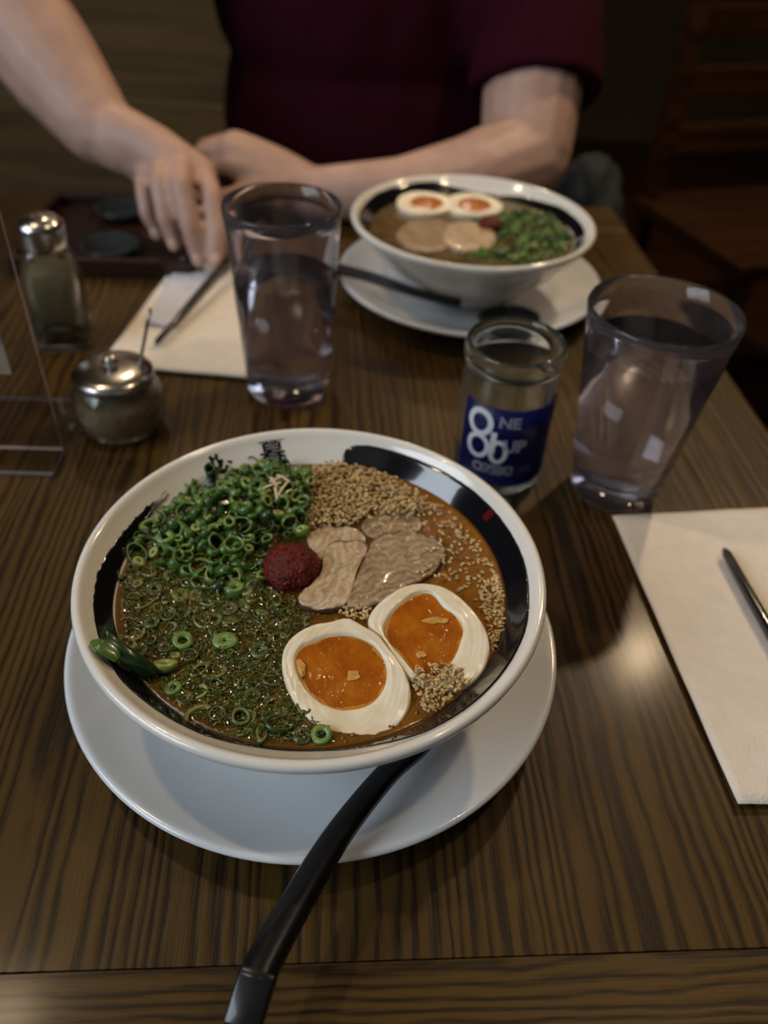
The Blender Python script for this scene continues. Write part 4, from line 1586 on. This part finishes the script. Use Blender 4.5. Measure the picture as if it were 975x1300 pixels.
# tray with two dull dishes at the back left
tr = empty('serving_tray', V((-0.275, 0.760, 0)), 'dark reddish-brown tray at the back left of the table', 'tray', math.radians(4))
bm = bmesh.new()
box(bm, (0, 0, 0.004), (0.150, 0.150, 0.006), 0.001)
obj('tray_base', bm, MT['tray'], tr, None, False)
for c, s in (((0, -0.0785, 0.0095), (0.164, 0.007, 0.017)), ((0, 0.0785, 0.0095), (0.164, 0.007, 0.017)), ((-0.0785, 0, 0.0095), (0.007, 0.150, 0.017)), ((0.0785, 0, 0.0095), (0.007, 0.150, 0.017))):
    bm = bmesh.new()
    box(bm, c, s, 0.0015)
    obj('tray_edge', bm, MT['tray'], tr, None, False)
MT['grey_dish'] = mat('grey_green_glaze', (0.026, 0.032, 0.034), 0.18, 0.2, 60)
dish = [(0, 0.002), (0.012, 0.002), (0.021, 0.0045), (0.0265, 0.0105), (0.0275, 0.0105), (0.022, 0.0030), (0.0135, 0.0), (0, 0.0)]
d1 = tag(obj('sauce_dish', lathe(dish, 40), MT['grey_dish'], None, V((-0.270, 0.716, 0.0072))), 'small dull grey-green sauce dish at the near edge of the brown tray', 'dish', 'sauce dishes')
d2 = d1.copy()
COL.objects.link(d2)
d2.location = (-0.285, 0.808, 0.0072)
tag(d2, 'small grey sauce dish at the far edge of the tray, below the wrist', 'dish', 'sauce dishes')

# ------------------------------------------------------------------ person
pr = empty('person', V((-0.05, 1.14, FLOOR)), 'person in a maroon short-sleeved T-shirt seated behind the far bowl, reaching over the napkin', 'person')
PO = V((-0.05, 1.14, FLOOR))
bm = bmesh.new()


def chain(pts, rad):
    capsule_chain(bm, [V(p) - PO for p in pts], rad)


# legs, trunk, neck, head
for s in (-1, 1):
    chain([(-0.05 + s * 0.10, 1.22, -0.235), (-0.05 + s * 0.13, 0.98, -0.225), (-0.05 + s * 0.15, 0.80, -0.225), (-0.05 + s * 0.15, 0.80, -0.45), (-0.05 + s * 0.15, 0.82, -0.665)], [0.095, 0.085, 0.062, 0.056, 0.040])
    chain([(-0.05 + s * 0.15, 0.83, -0.705), (-0.05 + s * 0.16, 0.70, -0.720)], [0.036, 0.028])
ellipsoid(bm, V((-0.05, 1.22, -0.20)) - PO, (0.175, 0.125, 0.12))
ellipsoid(bm, V((-0.05, 1.18, 0.00)) - PO, (0.165, 0.120, 0.20))
ellipsoid(bm, V((-0.05, 1.16, 0.18)) - PO, (0.175, 0.115, 0.17))
chain([(-0.23, 1.13, 0.29), (-0.05, 1.15, 0.33), (0.13, 1.13, 0.29)], [0.058, 0.065, 0.058])
chain([(-0.05, 1.14, 0.34), (-0.05, 1.10, 0.44)], [0.062, 0.055])
ellipsoid(bm, V((-0.05, 1.085, 0.545)) - PO, (0.073, 0.092, 0.105))
ellipsoid(bm, V((-0.05, 1.045, 0.480)) - PO, (0.048, 0.052, 0.045))
chain([(-0.05, 0.995, 0.560), (-0.05, 0.975, 0.525)], [0.009, 0.015])
for s in (-1, 1):
    ellipsoid(bm, V((-0.05 + s * 0.075, 1.09, 0.535)) - PO, (0.010, 0.020, 0.032))
ellipsoid(bm, V((-0.05, 0.998, 0.487)) - PO, (0.024, 0.010, 0.009))
# right arm (reaching over the napkin)
RW = V((-0.292, 0.800, 0.094))
chain([(-0.23, 1.12, 0.30), (-0.34, 1.02, 0.27), (-0.452, 0.930, 0.238), (-0.385, 0.876, 0.176), (-0.335, 0.835, 0.130), RW], [0.060, 0.053, 0.048, 0.054, 0.046, 0.035])
kn = [V((-0.240, 0.768, 0.072)), V((-0.222, 0.757, 0.080)), V((-0.203, 0.753, 0.080)), V((-0.186, 0.758, 0.073))]     # little .. index
for q in kn:
    chain([RW, RW.lerp(q, 0.55) + V((0, 0, 0.001 if q is kn[0] else 0.004)), q], [0.031, 0.026 if q is kn[0] else 0.021, 0.0145 if q is kn[0] else 0.0130])
FINGERS = [
    [kn[0], (-0.238, 0.738, 0.066), (-0.233, 0.722, 0.045), (-0.226, 0.722, 0.029)],
    [kn[1], (-0.218, 0.722, 0.075), (-0.211, 0.703, 0.050), (-0.205, 0.702, 0.028)],
    [kn[2], (-0.196, 0.714, 0.076), (-0.187, 0.694, 0.048), (-0.181, 0.690, 0.020)],
    [kn[3], (-0.172, 0.722, 0.066), (-0.164, 0.698, 0.040), (-0.164, 0.686, 0.020)]]
for f, r in zip(FINGERS, (0.0082, 0.0095, 0.0100, 0.0098)):
    chain(f, [r + 0.0015, r, r * 0.92, r * 0.82])
chain([RW + V((0.03, -0.012, -0.012)), (-0.220, 0.760, 0.048), (-0.192, 0.724, 0.034), (-0.178, 0.700, 0.022)], [0.020, 0.016, 0.0115, 0.0095])
# left arm resting on the table edge behind the bowl
EL = V((0.132, 0.935, 0.050))
LW = V((-0.095, 0.848, 0.0275))
chain([(0.13, 1.12, 0.30), (0.138, 1.02, 0.155), EL, (0.070, 0.885, 0.042), (0.0, 0.853, 0.034), LW], [0.062, 0.060, 0.050, 0.042, 0.034, 0.026])
kl = [V((-0.168, 0.884, 0.060)), V((-0.178, 0.872, 0.067)), V((-0.182, 0.858, 0.064)), V((-0.178, 0.846, 0.052))]
for q in kl:
    chain([LW, LW.lerp(q, 0.55), q], [0.026, 0.021, 0.0130])
for q, r in zip(kl, (0.0095, 0.0100, 0.0095, 0.0082)):
    chain([q, q + V((-0.032, 0.000, -0.008)), q + V((-0.040, -0.006, -0.030)), q + V((-0.018, -0.010, -0.038 if q.z > 0.055 else -0.032))], [r + 0.001, r, r * 0.92, r * 0.85])
chain([LW + V((-0.03, -0.012, 0.004)), (-0.145, 0.834, 0.036), (-0.172, 0.824, 0.028), (-0.195, 0.826, 0.022)], [0.019, 0.0145, 0.0110, 0.0095])
body = remeshed('body', bm, 0.0035, MT['skin'], pr, 5)
# finger nails on the reaching hand
for f in FINGERS:
    q, p = V(f[3]), V(f[2])
    d = (q - p).normalized()
    out = V((0, -1, 0.2))
    out = (out - d * out.dot(d)).normalized()
    bm = bmesh.new()
    mt_ = Matrix((d.cross(out), d, out)).transposed()
    ellipsoid(bm, q - PO + out * 0.0072, (0.0050, 0.0062, 0.0012), mt_, 2)
    obj('finger_nail', bm, MT['nail'], body)
# shirt
bm = bmesh.new()
ellipsoid(bm, V((-0.05, 1.20, -0.12)) - PO, (0.200, 0.150, 0.12))
ellipsoid(bm, V((-0.05, 1.17, 0.02)) - PO, (0.200, 0.155, 0.22))
ellipsoid(bm, V((-0.05, 1.15, 0.17)) - PO, (0.205, 0.140, 0.18))
chain([(-0.23, 1.13, 0.29), (-0.05, 1.15, 0.325), (0.13, 1.13, 0.29)], [0.070, 0.078, 0.070])
for p, q in (((-0.23, 1.13, 0.29), (-0.385, 0.988, 0.258)), ((0.13, 1.13, 0.29), (0.137, 0.985, 0.100))):
    p, q = V(p) - PO, V(q) - PO
    d = q - p
    bmesh.ops.create_cone(bm, cap_ends=True, segments=32, radius1=0.072, radius2=0.076, depth=d.length, matrix=Matrix.Translation((p + q) / 2) @ d.to_track_quat('Z', 'Y').to_matrix().to_4x4())
remeshed('tshirt', bm, 0.006, MT['shirt'], pr, 3, lambda p: 0.006 * noise.noise(V((p.x * 9 + p.z * 5, p.y * 9, p.z * 4))) + 0.003 * noise.noise(V((p.x * 24, p.y * 24, p.z * 9))))
bm = bmesh.new()
for s in (-1, 1):
    chain([(-0.05 + s * 0.10, 1.22, -0.235), (-0.05 + s * 0.13, 0.98, -0.225), (-0.05 + s * 0.15, 0.80, -0.225), (-0.05 + s * 0.15, 0.80, -0.45), (-0.05 + s * 0.15, 0.82, -0.645)], [0.106, 0.096, 0.073, 0.070, 0.062])
ellipsoid(bm, V((-0.05, 1.22, -0.19)) - PO, (0.188, 0.138, 0.12))
remeshed('trousers', bm, 0.008, MT['jeans'], pr, 3)
bm = bmesh.new()
ellipsoid(bm, V((-0.05, 1.105, 0.575)) - PO, (0.080, 0.094, 0.088))
ellipsoid(bm, V((-0.05, 1.135, 0.530)) - PO, (0.076, 0.070, 0.080))
remeshed('hair', bm, 0.006, MT['hair'], pr, 2, lambda p: 0.003 * noise.noise(p * 60))
for s in (-1, 1):
    bm = bmesh.new()
    ellipsoid(bm, V((-0.05 + s * 0.031, 1.003, 0.548)) - PO, (0.013, 0.010, 0.009), None, 2)
    obj('eye', bm, MT['eye'], pr)

# ------------------------------------------------------------------ booth bench, jacket, far chair
bn = empty('booth_bench', V((-0.45, 1.36, FLOOR)), 'wooden booth bench with tall olive-brown plank back behind the person', 'bench')
bm = bmesh.new()
box(bm, (0.02, -0.02, 0.20), (1.68, 0.42, 0.40), 0.004)
obj('bench_box', bm, MT['darkwood'], bn, None, False)
bm = bmesh.new()
box(bm, (0.02, -0.03, 0.42), (1.68, 0.44, 0.04), 0.01)
obj('seat_cushion', bm, MT['cushion'], bn, None, False)
for k in range(3):
    bm = bmesh.new()
    box(bm, (-0.14, 0.215, 0.52 + 0.312 * k), (1.44, 0.03, 0.310), 0.0025)
    obj('back_plank', bm, MT['bench'], bn, None, False)

bm = bmesh.new()
bmesh.ops.create_icosphere(bm, subdivisions=5, radius=1.0)
for v in bm.verts:
    d = v.co.normalized()
    q = V((d.x * 0.060, d.y * 0.11, d.z * 0.150))
    q += d * (0.018 * noise.noise(d * 2.5) + 0.008 * noise.noise(V((d.x * 9, d.y * 4, d.z * 3))))
    q.z = max(q.z, -0.140)
    v.co = q
tag(obj('folded_jacket', bm, MT['jacket'], None, V((0.268, 1.18, -0.168))), 'dark teal cloth jacket bundled on the bench beside the elbow', 'jacket')

ch = empty('dining_chair', V((0.78, 1.75, FLOOR)), 'dark wooden chair standing in the dim room at the far right', 'chair', math.radians(20))
bm = bmesh.new()
box(bm, (0, 0, 0.44), (0.40, 0.40, 0.035), 0.006)
obj('seat', bm, MT['darkwood'], ch, None, False)
for sx in (-1, 1):
    for sy in (-1, 1):
        bm = bmesh.new()
        h_ = 0.42 if sy < 0 else 0.86
        box(bm, (sx * 0.175, sy * 0.175, h_ / 2), (0.036, 0.036, h_), 0.004)
        obj('leg', bm, MT['darkwood'], ch, None, False)
for z in (0.58, 0.69, 0.80):
    bm = bmesh.new()
    box(bm, (0, 0.175, z), (0.312, 0.02, 0.06), 0.004)
    obj('back_rail', bm, MT['darkwood'], ch, None, False)

# ------------------------------------------------------------------ pendant lamps (above the frame)
MT['shade'] = mat('black_enamel_shade', (0.02, 0.018, 0.016), 0.4, 0.1, 40)
m, nt, b = nodes('lamp_bulb_glow')
b.inputs['Emission Color'].default_value = (1.0, 0.72, 0.42, 1)
b.inputs['Emission Strength'].default_value = 18.0
MT['bulb'] = m
for k, (p, e) in enumerate(LAMPS):
    p = V(p)
    lp = empty('pendant_lamp', p, ['pendant lamp over the aisle right of the table', 'pendant lamp above the window side of the table', 'pendant lamp behind the booth', 'pendant lamp above the booth bench', 'pendant lamp above the right table edge'][k], 'lamp', 0, 'pendant lamps')
    obj('lamp_shade', lathe([(0.018, 0.14), (0.03, 0.13), (0.075, 0.03), (0.088, -0.02), (0.084, -0.02), (0.071, 0.03), (0.026, 0.125), (0.016, 0.135)], 40), MT['shade'], lp)
    bm = bmesh.new()
    bmesh.ops.create_uvsphere(bm, u_segments=20, v_segments=12, radius=0.022)
    obj('bulb', bm, MT['bulb'], lp, V((0, 0, 0.045)))
    bm = bmesh.new()
    bmesh.ops.create_cone(bm, cap_ends=True, segments=8, radius1=0.003, radius2=0.003, depth=2.10 - p.z - 0.14, matrix=Matrix.Translation((0, 0, 0.14 + (2.10 - p.z - 0.14) / 2)))
    obj('cord', bm, MT['black'], lp)
    l = bpy.data.lights.new('lamp_light', 'SPOT')
    l.energy = e * 4
    l.color = (1.0, 0.74, 0.47)
    l.spot_size = math.radians(130)
    l.spot_blend = 0.7
    l.shadow_soft_size = 0.03
    lo = bpy.data.objects.new('lamp_light', l)
    COL.objects.link(lo)
    lo.parent = lp
    lo.location = (0, 0, 0.015)
